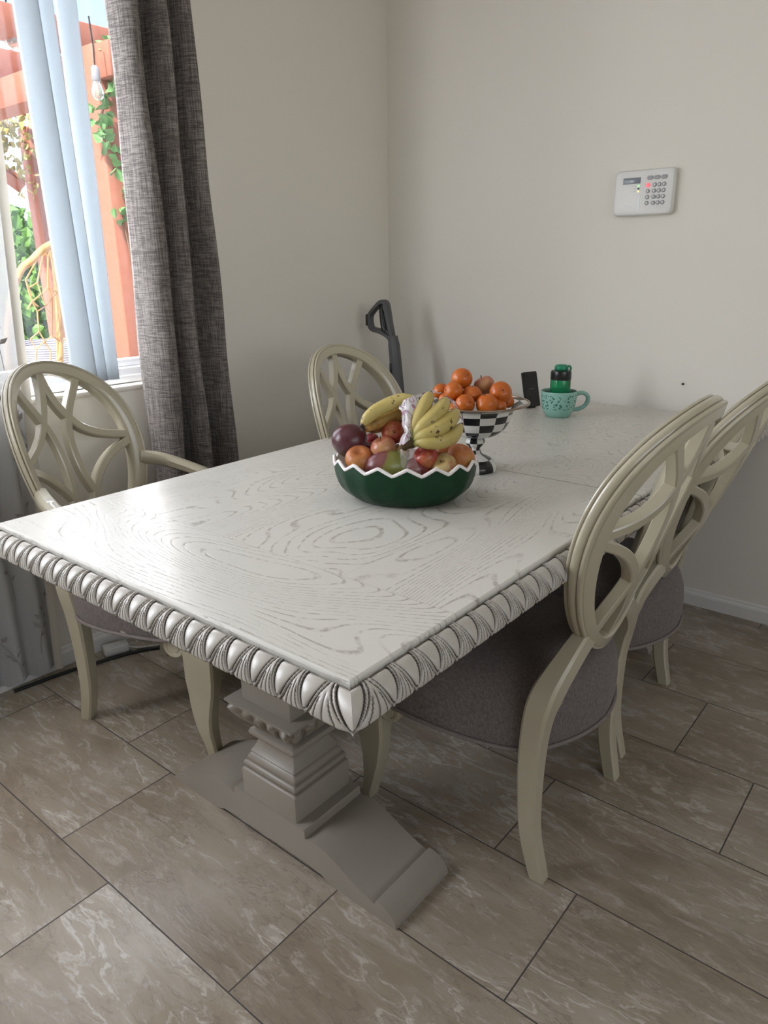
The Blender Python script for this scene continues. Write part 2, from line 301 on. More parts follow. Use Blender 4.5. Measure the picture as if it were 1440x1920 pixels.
# ------------------------------------------------------------------ mesh helpers
class MB:
    def __init__(s): s.v=[]; s.f=[]; s.mi=[]; s.attr=[]; s.mats=[]
    def add(s,vs,fs,mi=0,attr=None):
        o=len(s.v); s.v+= [tuple(p) for p in vs]; s.f+=[tuple(i+o for i in f) for f in fs]
        s.mi+=(mi if isinstance(mi,list) else [mi]*len(fs)); s.attr+=(attr if attr is not None else [0.]*len(vs)); return s
    def box(s,x0,x1,y0,y1,z0,z1,b=0,mi=0):
        if b<=0:
            vs=[(x,y,z) for z in (z0,z1) for x,y in ((x0,y0),(x1,y0),(x1,y1),(x0,y1))]
            return s.add(vs,[(3,2,1,0),(4,5,6,7),(0,1,5,4),(1,2,6,5),(2,3,7,6),(3,0,4,7)],mi)
        # chamfered box as stacked rounded rectangles
        lv=[(z0,b),(z0+b*.3,b*.3),(z0+b,0),(z1-b,0),(z1-b*.3,b*.3),(z1,b)]; rings=[]
        for z,i in lv: rings.append([(x,y,z) for x,y in rrect(x0+i,x1-i,y0+i,y1-i,b,3)])
        return s.loft(rings,True,True,mi)
    def loft(s,rings,c0=True,c1=True,mi=0,closed=True,attr=None):
        n=len(rings[0]); vs=[p for r in rings for p in r]; fs=[]
        for i in range(len(rings)-1):
            for j in range(n if closed else n-1):
                k=(j+1)%n; fs.append((i*n+j,i*n+k,(i+1)*n+k,(i+1)*n+j))
        if c0: fs.append(tuple(range(n-1,-1,-1)))
        if c1: fs.append(tuple((len(rings)-1)*n+j for j in range(n)))
        return s.add(vs,fs,mi,attr)
    def grid(s,fn,nu,nv,mi=0,attr=None,closeu=False):
        vs=[];at=[]
        for j in range(nv+1):
            for i in range(nu if closeu else nu+1):
                r=fn(i/nu,j/nv)
                if attr: vs.append(r[0]); at.append(r[1])
                else: vs.append(r)
        w=nu if closeu else nu+1; fs=[]
        for j in range(nv):
            for i in range(nu):
                k=(i+1)%w; fs.append((j*w+i,j*w+k,(j+1)*w+k,(j+1)*w+i))
        return s.add(vs,fs,mi,at if attr else None)
    def lathe(s,prof,n=32,c=(0,0,0),mi=0,sx=1,sy=1,cap=True):
        rings=[[(c[0]+r*sx*cos(2*pi*j/n),c[1]+r*sy*sin(2*pi*j/n),c[2]+z) for j in range(n)] for r,z in prof]
        return s.loft(rings,cap,cap,mi)
    def tube(s,pts,r,n=8,mi=0,cap=True,attr=None):
        pts=[Vector(p) for p in pts]; rings=[]; N=len(pts); up=None; at=[]
        for i,p in enumerate(pts):
            t=(pts[min(i+1,N-1)]-pts[max(i-1,0)]).normalized()
            if up is None:
                up=Vector((0,0,1)) if abs(t.z)<.9 else Vector((1,0,0))
            a=t.cross(up).normalized(); b=a.cross(t).normalized(); up=b
            rr=r[i] if isinstance(r,(list,tuple)) else r
            rings.append([p+a*(rr*cos(2*pi*j/n))+b*(rr*sin(2*pi*j/n)) for j in range(n)])
            at+=[i/(N-1)]*n
        return s.loft(rings,cap,cap,mi,True,at if attr else None)
    def build(s,name,mats,parent=None,loc=None,smooth=40,kind=None):
        me=bpy.data.meshes.new(name); me.from_pydata(s.v,[],s.f)
        mats=mats if isinstance(mats,list) else [mats]
        for x in mats: me.materials.append(MAT[x] if isinstance(x,str) else x)
        me.polygons.foreach_set('material_index',s.mi)
        if any(s.attr):
            pass
        nm='along' if getattr(s,'along',False) else 'glaze'
        if any(s.attr):
            a=me.attributes.new(nm,'FLOAT','POINT'); a.data.foreach_set('value',[float(x) for x in s.attr])
        me.update()
        if smooth:
            me.polygons.foreach_set('use_smooth',[True]*len(me.polygons))
            try: me.set_sharp_from_angle(angle=math.radians(smooth))
            except Exception: pass
        o=bpy.data.objects.new(name,me); COL.objects.link(o)
        if parent is not None: o.parent=parent
        if loc is not None: o.location=loc
        if kind: o['kind']=kind
        return o
def rrect(x0,x1,y0,y1,r,n=4):
    out=[]
    for cx,cy,a0 in ((x1-r,y1-r,0),(x0+r,y1-r,pi/2),(x0+r,y0+r,pi),(x1-r,y0+r,1.5*pi)):
        for i in range(n+1):
            a=a0+pi/2*i/n; out.append((cx+r*cos(a),cy+r*sin(a)))
    return out
def catmull(P,n=8):
    P=[Vector(p) for p in P]; out=[]
    Q=[P[0]*2-P[1]]+P+[P[-1]*2-P[-2]]
    for i in range(1,len(Q)-2):
        a,b,c,d=Q[i-1:i+3]
        for k in range(n):
            t=k/n; out.append(.5*((2*b)+(c-a)*t+(2*a-5*b+4*c-d)*t*t+(3*b-a-3*c+d)*t**3))
    out.append(P[-1]); return out
def interp(tab,x):
    if x<=tab[0][0]: return tab[0][1]
    for (a,b),(c,d) in zip(tab,tab[1:]):
        if x<=c: return b+(d-b)*(x-a)/(c-a)
    return tab[-1][1]
def tag(o,label,cat,group=None):
    o['label']=label; o['category']=cat
    if group: o['group']=group
    return o
def thing(name,label,cat,loc=(0,0,0),rz=0,group=None):
    o=bpy.data.objects.new(name,None); COL.objects.link(o); o.location=loc; o.rotation_euler=(0,0,rz); o.empty_display_size=.05
    return tag(o,label,cat,group)
def kids(o): return [c for c in bpy.data.objects if c.parent==o]
def copy_tree(o,loc,rz,label):
    r=o.copy(); COL.objects.link(r); r.location=loc; r.rotation_euler=(0,0,rz); r['label']=label
    for c in kids(o):
        d=c.copy(); COL.objects.link(d); d.parent=r
        for g in kids(c):
            e=g.copy(); COL.objects.link(e); e.parent=d
    return r

# ------------------------------------------------------------------ room
XW=-2.233; YW=2.771; ZC=2.75; XR=3.2; YB=-3.4
WY0,WY1,WZ0,WZ1=-1.0,1.70,.885,2.2
b=MB(); b.box(XW-.3,XR+.15,YB-.15,YW+.15,-.12,0); b.build('floor','floor',kind='structure',smooth=0)
b=MB(); b.box(XW-.15,XR+.15,YB-.15,YW+.15,ZC,ZC+.12); b.build('ceiling','ceiling',kind='structure',smooth=0)
b=MB()
b.box(XW-.14,XW,YB,YW,0,WZ0); b.box(XW-.14,XW,YB,YW,WZ1,ZC); b.box(XW-.14,XW,YB,WY0,WZ0,WZ1); b.box(XW-.14,XW,WY1,YW,WZ0,WZ1)
b.build('wall_left','wall',kind='structure',smooth=0)
b=MB(); b.box(XW-.14,XR+.14,YW,YW+.14,0,ZC); b.build('wall_right','wall',kind='structure',smooth=0)
# the side of the room behind the camera, with an unseen window added for fill
V0,V1,VZ0,VZ1=-2.0,1.6,1.1,2.4
b=MB(); b.box(XW-.14,XR+.14,YB-.14,YB,0,ZC); b.build('wall_back','wall_far',kind='structure',smooth=0)
b=MB(); b.box(XR,XR+.14,YB,YW,0,VZ0); b.box(XR,XR+.14,YB,YW,VZ1,ZC); b.box(XR,XR+.14,YB,V0,VZ0,VZ1); b.box(XR,XR+.14,V1,YW,VZ0,VZ1)
b.build('wall_front','wall_far',kind='structure',smooth=0)
def baseboard(name,fn):
    prof=[(0,0),(.013,0),(.013,.043),(.011,.05),(.006,.054),(.005,.062),(.002,.066),(0,.066)]
    b=MB(); b.loft([[fn(s,p) for p in prof] for s in (0,1)],True,True); b.build(name,'trim',kind='structure',smooth=0)
baseboard('baseboard_right',lambda s,p:(XW+s*(XR-XW),YW-p[0],p[1]))
baseboard('baseboard_left',lambda s,p:(XW+p[0],YB+s*(YW-YB),p[1]))
# window_1 : white vinyl frame, sill and glass
wx=XW-.10
b=MB()
for y0,y1,z0,z1 in ((WY0,WY1,WZ0+.02,WZ0+.07),(WY0,WY1,WZ1-.05,WZ1),(WY0,WY0+.05,WZ0+.02,WZ1),(WY1-.05,WY1,WZ0+.02,WZ1),(.46,.52,WZ0+.02,WZ1)):
    b.box(wx-.03,wx+.045,y0,y1,z0,z1,.006)
b.box(wx+.045,wx+.06,WY0,WY1,WZ0+.02,WZ0+.045,.003); b.box(wx-.02,wx+.02,WY0+.05,.46,WZ0+.07,WZ0+.10,.004); b.box(wx-.02,wx+.02,.52,WY1-.05,WZ0+.07,WZ0+.095,.004)
w1=b.build('window_1','vinyl',kind='structure')
b=MB(); b.box(wx-.002,wx+.002,WY0+.05,WY1-.05,WZ0+.07,WZ1-.05); b.build('glass_pane','glass',w1,smooth=0)
b=MB(); b.box(XW-.13,XW+.004,WY0,WY1,WZ0-.002,WZ0+.018,.006); b.build('trim_1','wall',kind='structure')
b=MB()
for y0,y1,z0,z1 in ((V0,V1,VZ0,VZ0+.06),(V0,V1,VZ1-.06,VZ1),(V0,V0+.06,VZ0,VZ1),(V1-.06,V1,VZ0,VZ1),(-.23,-.17,VZ0,VZ1)): b.box(XR+.03,XR+.10,y0,y1,z0,z1,.006)
w2=b.build('added_fill_window','vinyl',kind='structure')  # frame of the added window, out of view, there to let in fill
b=MB(); b.box(XR+.066,XR+.07,V0,V1,VZ0,VZ1); b.build('glass_pane','glass',w2,smooth=0)

# ------------------------------------------------------------------ drape, sheers, blind vanes
def drape():
    cs=[(1.372,.02),(1.382,-.028),(1.400,-.050),(1.425,-.045),(1.440,-.02),(1.452,.022),(1.475,.028),(1.490,-.02),(1.515,-.036),(1.535,-.010),(1.548,.030),(1.572,.03),(1.590,-.012),(1.612,-.032),(1.635,-.012),(1.655,.018),(1.665,.03)]
    pts=catmull([(y,-x,0) for y,x in cs],6); N=len(pts)
    def f(u,v):
        i=u*(N-1); a=int(min(i,N-2)); q=pts[a].lerp(pts[a+1],i-a); z=.015+v*(ZC-.02)
        s=1-(z-.015)/2.2; y0=1.372-.02*s; y1=1.665+.075*s
        y=y0+(q.x-1.372)/(1.665-1.372)*(y1-y0)
        x=-2.105+q.y*(1.35+.4*s)
        k=.006*sin(z*5+u*9)+.004*sin(z*11+u*23)
        return (max(x+k,XW+.015),y+.004*sin(z*4+u*14),z)
    b=MB(); b.grid(f,150,90); o=b.build('drape','drape',smooth=180); return o
dr=drape(); mo=dr.modifiers.new('thickness','SOLIDIFY'); mo.thickness=.002
tag(dr,'heavy grey slubbed drape hanging in folds at the right side of the window','curtain')

SX=-2.197
def sheer_x(y,z): 
    a=.010+.010*max(0,1-z/1.0)
    return SX+a*sin((y-.9)*2*pi/.085+.6)+.003*sin((y)*23+z*2)
def sheer_right(z): return interp([(0,.952),(.5,.975),(1.0,1.0),(1.6,1.033),(2.7,1.05)],z)
def hem(y): return .012+.022*abs(sin((y-.9)*pi/.085+.8))
sc=None
b=MB(); b.grid(lambda u,v:(lambda y,z:(sheer_x(y,z),y,z))(.25+u*(sheer_right(hem(.6)+v*2.6)-.25),(lambda y:hem(y)+v*(ZC-.02-hem(y)))(.25+u*.7)),110,60)
sc=b.build('sheer_curtain','sheer',smooth=180)
tag(sc,'embroidered white sheer curtain with leafy sprigs reaching the floor behind the armchair','curtain')
b=MB(); b.grid(lambda u,v:(lambda z:(SX+.016+.004*cos(u*pi),sheer_right(z)+.006-u*.024,z))(.02+v*2.68),4,40); b.build('hem_band','sheer_hem',sc,smooth=180)['label']='cream edge hem of the sheer curtain'
b=MB()
def sprig(y,z,hgt,lean):
    P=[];n=7
    for i in range(n+1):
        t=i/n; yy=y+lean*t*t*hgt; zz=z+hgt*t; P.append(Vector((sheer_x(yy,zz)+.004,yy,zz)))
    b.tube(P,.0011,5)
    for i in range(2,n+1):
        for sgn in (-1,1):
            if random.random()<.35: continue
            p=P[i]; L=.026*random.uniform(.7,1.2); a=random.uniform(.5,1.1)*sgn
            d=Vector((0,sin(a),cos(a))); w=Vector((0,cos(a),-sin(a)))*L*.25; s0=p+d*.004
            q=[s0,s0+d*L*.45+w,s0+d*L,s0+d*L*.45-w]; q=[Vector((sheer_x(c.y,c.z)+.005,c.y,c.z)) for c in q]
            b.add(q,[(0,1,2,3)])
for y,z,h_,l in ((.93,.62,.26,.15),(.86,.30,.22,-.25),(.80,.60,.2,.2),(.90,.10,.2,.3),(.74,.2,.3,.1),(.83,.05,.12,-.3),(.95,1.0,.25,-.2),(.97,1.32,.2,.2),(.99,.72,.14,-.4),(.66,.5,.3,.2),(.885,.42,.16,.35),(.90,.86,.2,.1)): sprig(y,z,h_,l)
b.build('embroidery','embroid',sc,smooth=0)['label']='dark grey embroidered leaf sprigs'
def vane(y0t,y1t,y0b,y1b,dx,lab):
    def f(u,v):
        z=.935+v*1.27; k=v
        ya=y0b+(y0t-y0b)*k; yb=y1b+(y1t-y1b)*k; y=ya+(yb-ya)*u
        return (-2.206+dx*u+.007*sin(pi*u),y,z)
    b=MB(); b.grid(f,10,24); o=b.build('blind_vane','vane',smooth=180); mo=o.modifiers.new('t','SOLIDIFY'); mo.thickness=.0012
    tag(o,lab,'blind','vertical vanes hanging in the window')
vane(1.134,1.193,1.152,1.222,.028,'pale vertical blind vane, leftmost of three hanging inside the window')
vane(1.188,1.243,1.216,1.262,.018,'pale vertical blind vane, middle of three, overlapping its left neighbour')
vane(1.262,1.318,1.258,1.300,.024,'pale vertical blind vane nearest the grey drape, apart from the other two')

# ------------------------------------------------------------------ dining table
TX0,TX1,TY0,TY1=-1.578,-.560,.607,2.722; TZ=.760
table=thing('dining_table','long whitewashed dining table with carved egg-and-dart edge and double pedestal','table',(-1.07,1.665,0))
OFF=Vector((1.07,-1.665,0))
def sh(b,off=OFF): b.v=[tuple(Vector(p)+off) for p in b.v]; return b
SEAM=1.63
for y0,y1 in ((TY0,SEAM-.0008),(SEAM+.0008,TY1)):
    b=MB(); rings=[]
    for z,i in ((TZ-.05,0),(TZ-.004,0),(TZ-.0012,.0012),(TZ,.004)):
        rings.append([(x,y,z) for x,y in ((TX0+i,y0+(i if y0==TY0 else 0)),(TX1-i,y0+(i if y0==TY0 else 0)),(TX1-i,y1-(i if y1==TY1 else 0)),(TX0+i,y1-(i if y1==TY1 else 0)))])
    b.loft(rings); o=b.build('tabletop','top',table,smooth=0); o.location=OFF   # mesh keeps room coordinates for the grain
b=MB(); b.box(TX0+.03,TX1-.03,TY0+.03,TY1-.03,TZ-.085,TZ-.045); sh(b).build('under_frame','pedestal',table,smooth=0)
# carved edge
PITCH=.0500
def edge_profile(t):
    ph=math.radians(88-106*t); return .003+.0300*cos(ph), .7190+.0325*sin(ph), cos(ph), sin(ph)
def sst(x,a,b):
    x=min(1,max(0,(x-a)/(b-a))); return x*x*(3-2*x)
def line(x,w): return 1-sst(abs(x),w*.45,w)
def carve(s,t):
    p=PITCH; a=abs(((s/p+.5)%1)-.5)*p     # distance from the egg's centre line
    w=p*.35*max(0,1-(t/.90)**1.7)**.85; c=p/2-a
    d=a-w
    if t>.80: d=math.hypot(max(0,d),0)+(t-.80)*.02*(a<.3*p)
    g=line(d,.0020); h_=0
    if d<0: h_=.0038*max(0,1-(a/max(w,1e-5))**2)**.6*sst(t,.0,.12)
    elif d<.0044: h_=.0030*sin(pi*d/.0044)**.7
    else:
        lim=p/2-w-.0044
        g=max(g,line(d-.0047,.0018)*sst(lim,.0004,.002))
        if lim>.0012:
            k=c/lim; h_=.0022*sst(1-k,.0,.35)
            g=max(g,line(c,.0012)*sst(lim,.002,.005)*sst(t,.25,.4))
            if lim>.006: g=max(g,line((k-.5)*lim,.0011)*sst(lim,.006,.009))
        else: g=max(g,line(c,.0011))
    g=max(g,1-sst(t,.008,.03),sst(t,.95,.985))
    return h_-.0012*g,g
b=MB()
def strip(A,B,nrm,fine):
    A=Vector(A);B=Vector(B);D=(B-A);L=D.length;D.normalize();N=Vector(nrm); n=round(L/PITCH); sc_=L/(n*PITCH)
    ns=int(n*(44 if fine else 14)); nt=40 if fine else 14
    def f(u,v):
        o,z,nx,nz=edge_profile(v); s=u*L
        h_,g=carve(s/sc_,v)
        o2=o+h_*nx; z2=z+h_*nz
        w=min(1,min(s,L-s)/.03); ext=o2
        # mitred corners: the strip grows outwards past its ends
        ss=s
        if s<.03: ss=s-ext*(1-s/.03)
        elif L-s<.03: ss=s+ext*(1-(L-s)/.03)
        p=A+D*ss+N*o2; return ((p.x,p.y,z2),g)
    b.grid(f,ns,nt,0,True)
    lo=b.v[-(ns+1):]
strip((TX0,TY0,0),(TX1,TY0,0),(0,-1,0),True)
strip((TX1,TY0,0),(TX1,TY1,0),(1,0,0),True)
strip((TX0,TY1,0),(TX0,TY0,0),(-1,0,0),False)
strip((TX1,TY1,0),(TX0,TY1,0),(0,1,0),False)
sh(b).build('carved_edge','carve',table,smooth=60)['label']='carved egg-and-dart edge with dark glaze in the grooves'
b=MB(); b.box(TX0-.014,TX1+.014,TY0-.014,TY1+.014,.709,.714); sh(b).build('edge_underside','pedestal',table,smooth=0)
# pedestals
def pedestal(cy,flip):
    cx=-1.072
    ped=bpy.data.objects.new('pedestal',None); COL.objects.link(ped); ped.parent=table; ped.location=Vector((cx,cy,0))+OFF
    # foot: profile in x,z
    H=.372
    top=[(-H,.0),(-H,.010),(-.368,.020),(-.356,.032),(-.338,.0405),(-.322,.0425),(-.320,.041),(-.3185,.0325),(-.316,.032),(-.295,.037),(-.265,.047),(-.235,.060),(-.205,.074),(-.18,.083),(-.157,.088),(-.137,.088),(-.122,.083),(-.1185,.083),(-.118,.101),(-.115,.104)]
    top_r=[(-x,z) for x,z in top[::-1]]
    top_l=[(-H,.0),(-H,.006),(-.352,.019),(-.314,.038),(-.285,.053),(-.255,.066),(-.20,.083),(-.157,.089),(-.137,.089),(-.122,.083),(-.1185,.083),(-.118,.101),(-.115,.104)]
    prof_top=top_l+top_r
    bot=[(.372,0),(.20,0),(.185,.004),(.165,.012),(.13,.016),(-.13,.016),(-.165,.012),(-.185,.004),(-.20,0)]
    poly=prof_top+bot[1:]
    nn=len(poly); hw=.093
    b=MB(); vs=[(x,y,z) for y in (-hw,hw) for x,z in poly]
    b.add(vs,[((j+1)%nn,j,nn+j,nn+(j+1)%nn) for j in range(nn)])
    import bmesh
    o=b.build('foot','pedestal',ped,smooth=24)
    bm=bmesh.new(); bm.from_mesh(o.data); bm.edges.ensure_lookup_table()
    bmesh.ops.holes_fill(bm,edges=[e for e in bm.edges if e.is_boundary]); bmesh.ops.triangulate(bm,faces=[f for f in bm.faces if len(f.verts)>4]); bmesh.ops.recalc_face_normals(bm,faces=bm.faces); bm.to_mesh(o.data); bm.free(); o.data.polygons.foreach_set('use_smooth',[True]*len(o.data.polygons)); o.data.set_sharp_from_angle(angle=math.radians(24))
    def sq(b,prof,glz=None):
        rings=[];at=[]
        for s,z in prof:
            r=min(.004,s*.08); rings.append([(x,y,z) for x,y in rrect(-s,s,-s,s,r,2)])
        g=[(glz[i] if glz else 0) for i in range(len(prof)) for _ in rings[0]]
        b.loft(rings,True,True,0,True,g)
    b=MB()
    pr=[(.089,.104),(.089,.168),(.087,.171),(.083,.173),(.083,.176),(.086,.181),(.086,.186),(.083,.191),(.079,.193),(.079,.196),(.0775,.203),(.073,.210),(.071,.212),(.071,.215),(.073,.2165),(.069,.222),(.063,.232),(.059,.244),(.058,.252),(.061,.254),(.068,.256),(.073,.262),(.074,.268),(.071,.275),(.064,.279),(.058,.281),(.057,.29)]
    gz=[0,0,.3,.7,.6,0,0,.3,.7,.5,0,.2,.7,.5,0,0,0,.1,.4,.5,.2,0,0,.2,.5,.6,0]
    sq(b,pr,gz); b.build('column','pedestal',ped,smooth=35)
    # carved capital
    b=MB(); N=96; rings=[];at=[]
    def cap_r(z): return interp([(.288,.060),(.296,.066),(.31,.080),(.33,.094),(.348,.103),(.353,.107),(.358,.107)],z)
    for k in range(15):
        z=.288+k*.005; s=cap_r(z); ring=[]
        for j in range(N):
            a=j/N*4; side=int(a); q=(a-side)*2-1; xy={0:(q,-1),1:(1,q),2:(-q,1),3:(-1,-q)}[side]
            c=abs(((q*2.5+.5)%1)-.5)*2; tz=(z-.288)/.06
            hh=0;g=0
            if .05<tz<.95:
                w=.85*math.sqrt(max(0,1-((tz-.45)/.55)**2)); hh=.012*math.sqrt(max(0,1-(c/w)**2)) if c<w and w>0 else 0; g=0 if hh>.005 else .9
                if hh>0 and c<.09: hh-=.004; g=.6
            ss=s+hh; ring.append((xy[0]*ss,xy[1]*ss,z)); at.append(g)
        rings.append(ring)
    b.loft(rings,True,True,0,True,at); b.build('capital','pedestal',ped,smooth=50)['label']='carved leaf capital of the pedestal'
    b=MB(); sq(b,[(.079,.356),(.079,.69)]); b.build('top_block','pedestal',ped,smooth=30)
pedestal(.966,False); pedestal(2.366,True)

# ------------------------------------------------------------------ chairs
def chair(name,label,S,arms,loc,rz,rec=.3005,ZC0=.764,ll=1.,sz=.008,sw=1.):
    root=thing(name,label,'chair',loc,rz,'oval-back dining chairs')
    A,B=.2283*S,.2944*S; W=.0344*S; K=1.448/S; K2=.137/S; EGG=.122; df=B*(sin(rec)-sin(.3005))
    TH=.018
    up=Vector((-sin(rec),0,cos(rec))); nn=Vector((cos(rec),0,sin(rec))); C=Vector((0,0,ZC0))
    def surf(u,w,n): return C+Vector((0,u,0))+up*w+nn*(n+K*u*u+K2*w*w)
    # ring
    prof=[(-W,-TH*.8),(-W*.93,-TH),(-W*.30,-TH),(-W*.22,-TH*.93),(-W*.14,-TH),(-W*.04,-TH*.97),(.0,-TH*.80),(-.0004,-TH*.62),(-.0022,-TH*.56),(-.0022,-TH*.46),(.0008,-TH*.40),(.0026,-TH*.1),(.0026,TH*.2),(.0008,TH*.40),(-.0022,TH*.46),(-.0022,TH*.56),(-.0004,TH*.62),(.0,TH*.80),(-W*.04,TH*.97),(-W*.14,TH),(-W*.22,TH*.93),(-W*.30,TH),(-W*.93,TH),(-W,TH*.8)]
    gl=[0,0,0,.4,0,0,0,.1,.55,.55,.1,0,0,.1,.55,.55,.1,0,0,0,.4,0,0,0]
    N=120; rings=[];at=[]
    for i in range(N):
        th=2*pi*i/N
        def cen(th): return A*cos(th)*(1+EGG*sin(th)), B*sin(th)
        u,w=cen(th); u2,w2=cen(th+.01); tx,tw=u2-u,w2-w; l=math.hypot(tx,tw); ou,ow=tw/l,-tx/l
        rings.append([surf(u+ou*r,w+ow*r,n) for r,n in prof]); at+=gl
    rings.append(rings[0]); at+=gl
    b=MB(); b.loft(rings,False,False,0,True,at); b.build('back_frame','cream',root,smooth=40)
    # lattice
    a1,b1=A-W*.45,B-W*.45
    def uv(U,Wn): return (U*a1*(1+EGG*Wn*.8),Wn*b1)
    b=MB()
    cv=[[(0,.985),(.03,.80),(.10,.63),(.20,.48),(.34,.34),(.52,.24),(.72,.17),(.97,.10)],
        [(.50,.84),(.40,.70),(.28,.55),(.18,.38),(.13,.22),(.115,.05),(.13,-.12),(.18,-.28),(.28,-.45),(.40,-.62),(.50,-.82)],
        [(0,-.985),(.03,-.74),(.10,-.54),(.20,-.38),(.34,-.22),(.52,-.09),(.72,.0),(.97,.06)]]
    for c in cv:
        for sg in (-1,1):
            P=catmull([(*uv(sg*x,y),0) for x,y in c],6); rr=[];
            hw=.0115*S; ht=.0125
            for i,p in enumerate(P):
                t=(P[min(i+1,len(P)-1)]-P[max(i-1,0)]).normalized(); q=Vector((-t.y,t.x,0))
                rr.append([surf(p.x+q.x*e,p.y+q.y*e,n) for e,n in ((-hw,-ht*.8),(-hw*.75,-ht),(hw*.75,-ht),(hw,-ht*.8),(hw,ht*.8),(hw*.75,ht),(-hw*.75,ht),(-hw,ht*.8))])
            b.loft(rr,True,True)
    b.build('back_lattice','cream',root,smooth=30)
    # seat
    half=[(.068,0),(.075,.06),(.092,.12),(.125,.185),(.175,.232),(.26,.258),(.37,.268),(.47,.263),(.535,.240),(.572,.185),(.585,.10),(.588,0)]
    hp=catmull([(f,l*S*sw,0) for f,l in half],5); outl=[(p.x,p.y) for p in hp]+[(p.x,-p.y) for p in hp[-2:0:-1]]
    cx=.345
    lv=[(.303,.975),(.305,1.0),(.325,1.012),(.36,1.015),(.395,1.0),(.425,.962),(.447,.90),(.463,.80),(.474,.62),(.480,.40),(.482,.18),(.4825,.02)]
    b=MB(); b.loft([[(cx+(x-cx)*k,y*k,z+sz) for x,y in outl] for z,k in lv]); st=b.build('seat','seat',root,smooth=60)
    b=MB(); b.tube([(cx+(x-cx)*1.012,y*1.012,.304+sz) for x,y in outl+outl[:1]],.0048,8,cap=False); b.build('piping','piping',st,smooth=60)
    # rails under the seat
    b=MB(); rings=[]
    fr=[p for p in hp if p.x>.50]; fr=[(p.x,p.y) for p in fr]+[(p.x,-p.y) for p in fr[-2::-1]]
    for f,l in fr:
        k=.955; f2=cx+(f-cx)*k; l2=l*k
        rings.append([(f2,l2,.300+sz),(f2,l2,.262+sz),(f2-.022,l2*.92,.262+sz),(f2-.022,l2*.92,.300+sz)])
    b.loft(rings); b.build('front_rail','cream',root,smooth=40)
    # rear legs
    for sg in (-1,1):
        q1=surf(.098*S,-.238*S,0); q0=surf(.085*S,-.250*S,0)
        kx=lambda f: f+df
        path=catmull([(q0.x,sg*q0.y,q0.z+.012),(q1.x,sg*q1.y,q1.z+.004),(kx(.098),sg*(.5*(q1.y+.199*S*ll)+.004),(q1.z+.478)/2+.006),(kx(.110),sg*.199*S*ll,.478),(kx(.118),sg*.219*S*ll,.447),(kx(.126),sg*.227*S*ll,.405),(kx(.134),sg*.226*S*ll,.33),(kx(.136),sg*.224*S*ll,.22),(kx(.130),sg*.221*S*ll,.11),(kx(.106),sg*.216*S*ll,.0)],6)
        N=len(path); rings=[]
        for i,p in enumerate(path):
            t=(path[min(i+1,N-1)]-path[max(i-1,0)]).normalized()
            if i==N-1: t=Vector((0,0,-1))
            F=Vector((1,0,0)); F=(F-t*F.dot(t)).normalized(); L=t.cross(F)
            z=p.z; wl=interp([(0,.0165),(.2,.0205),(.38,.0245),(.425,.030),(.455,.0325),(.485,.029),(.52,.0275),(.545,.026)],z); wf=interp([(0,.0175),(.2,.0215),(.4,.0255),(.45,.0265),(.5,.022),(.55,.0165)],z)
            if i<6: wl*=.35+.65*i/6; wf*=.6+.4*i/6
            c=.75
            rings.append([p+F*(x*wf)+L*(y*wl) for x,y in ((-1,-c),(-c,-1),(c,-1),(1,-c),(1,c),(c,1),(-c,1),(-1,c))])
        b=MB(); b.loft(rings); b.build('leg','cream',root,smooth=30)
    # front legs with a scroll at the back of the knee
    for sg in (-1,1):
        L0=.232*S
        lev=[(.300+sz,.506,.598),(.278+sz,.509,.600),(.24,.511,.598),(.20,.513,.591),(.16,.516,.583),(.12,.522,.577),(.08,.532,.576),(.045,.543,.580),(.02,.550,.584),(.004,.552,.584),(0,.555,.581)]
        rings=[]
        for z,f0,f1 in lev:
            hw=.0225 if z>.05 else .019; hw=hw+.004*(z>.2); c=.006
            rings.append([(f0,sg*L0-hw+c,z),(f0+c,sg*L0-hw,z),(f1-c,sg*L0-hw,z),(f1,sg*L0-hw+c,z),(f1,sg*L0+hw-c,z),(f1-c,sg*L0+hw,z),(f0+c,sg*L0+hw,z),(f0,sg*L0+hw-c,z)])
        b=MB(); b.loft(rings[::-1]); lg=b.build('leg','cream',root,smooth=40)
        b=MB(); n=28; rings=[]; hw=.0265
        for y,r in ((-hw,.010),(-hw,.017),(-hw+.003,.0175),(-hw+.001,.019),(-hw,.021),(-hw,.029),(-hw+.004,.032),(hw-.004,.032),(hw,.029),(hw,.021),(hw-.001,.019),(hw-.003,.0175),(hw,.017),(hw,.010)):
            rings.append([(.488+r*cos(2*pi*j/n),sg*L0+y,(.283+sz)+r*sin(2*pi*j/n)) for j in range(n)])
        b.loft(rings); b.build('scroll','cream',lg,smooth=40)
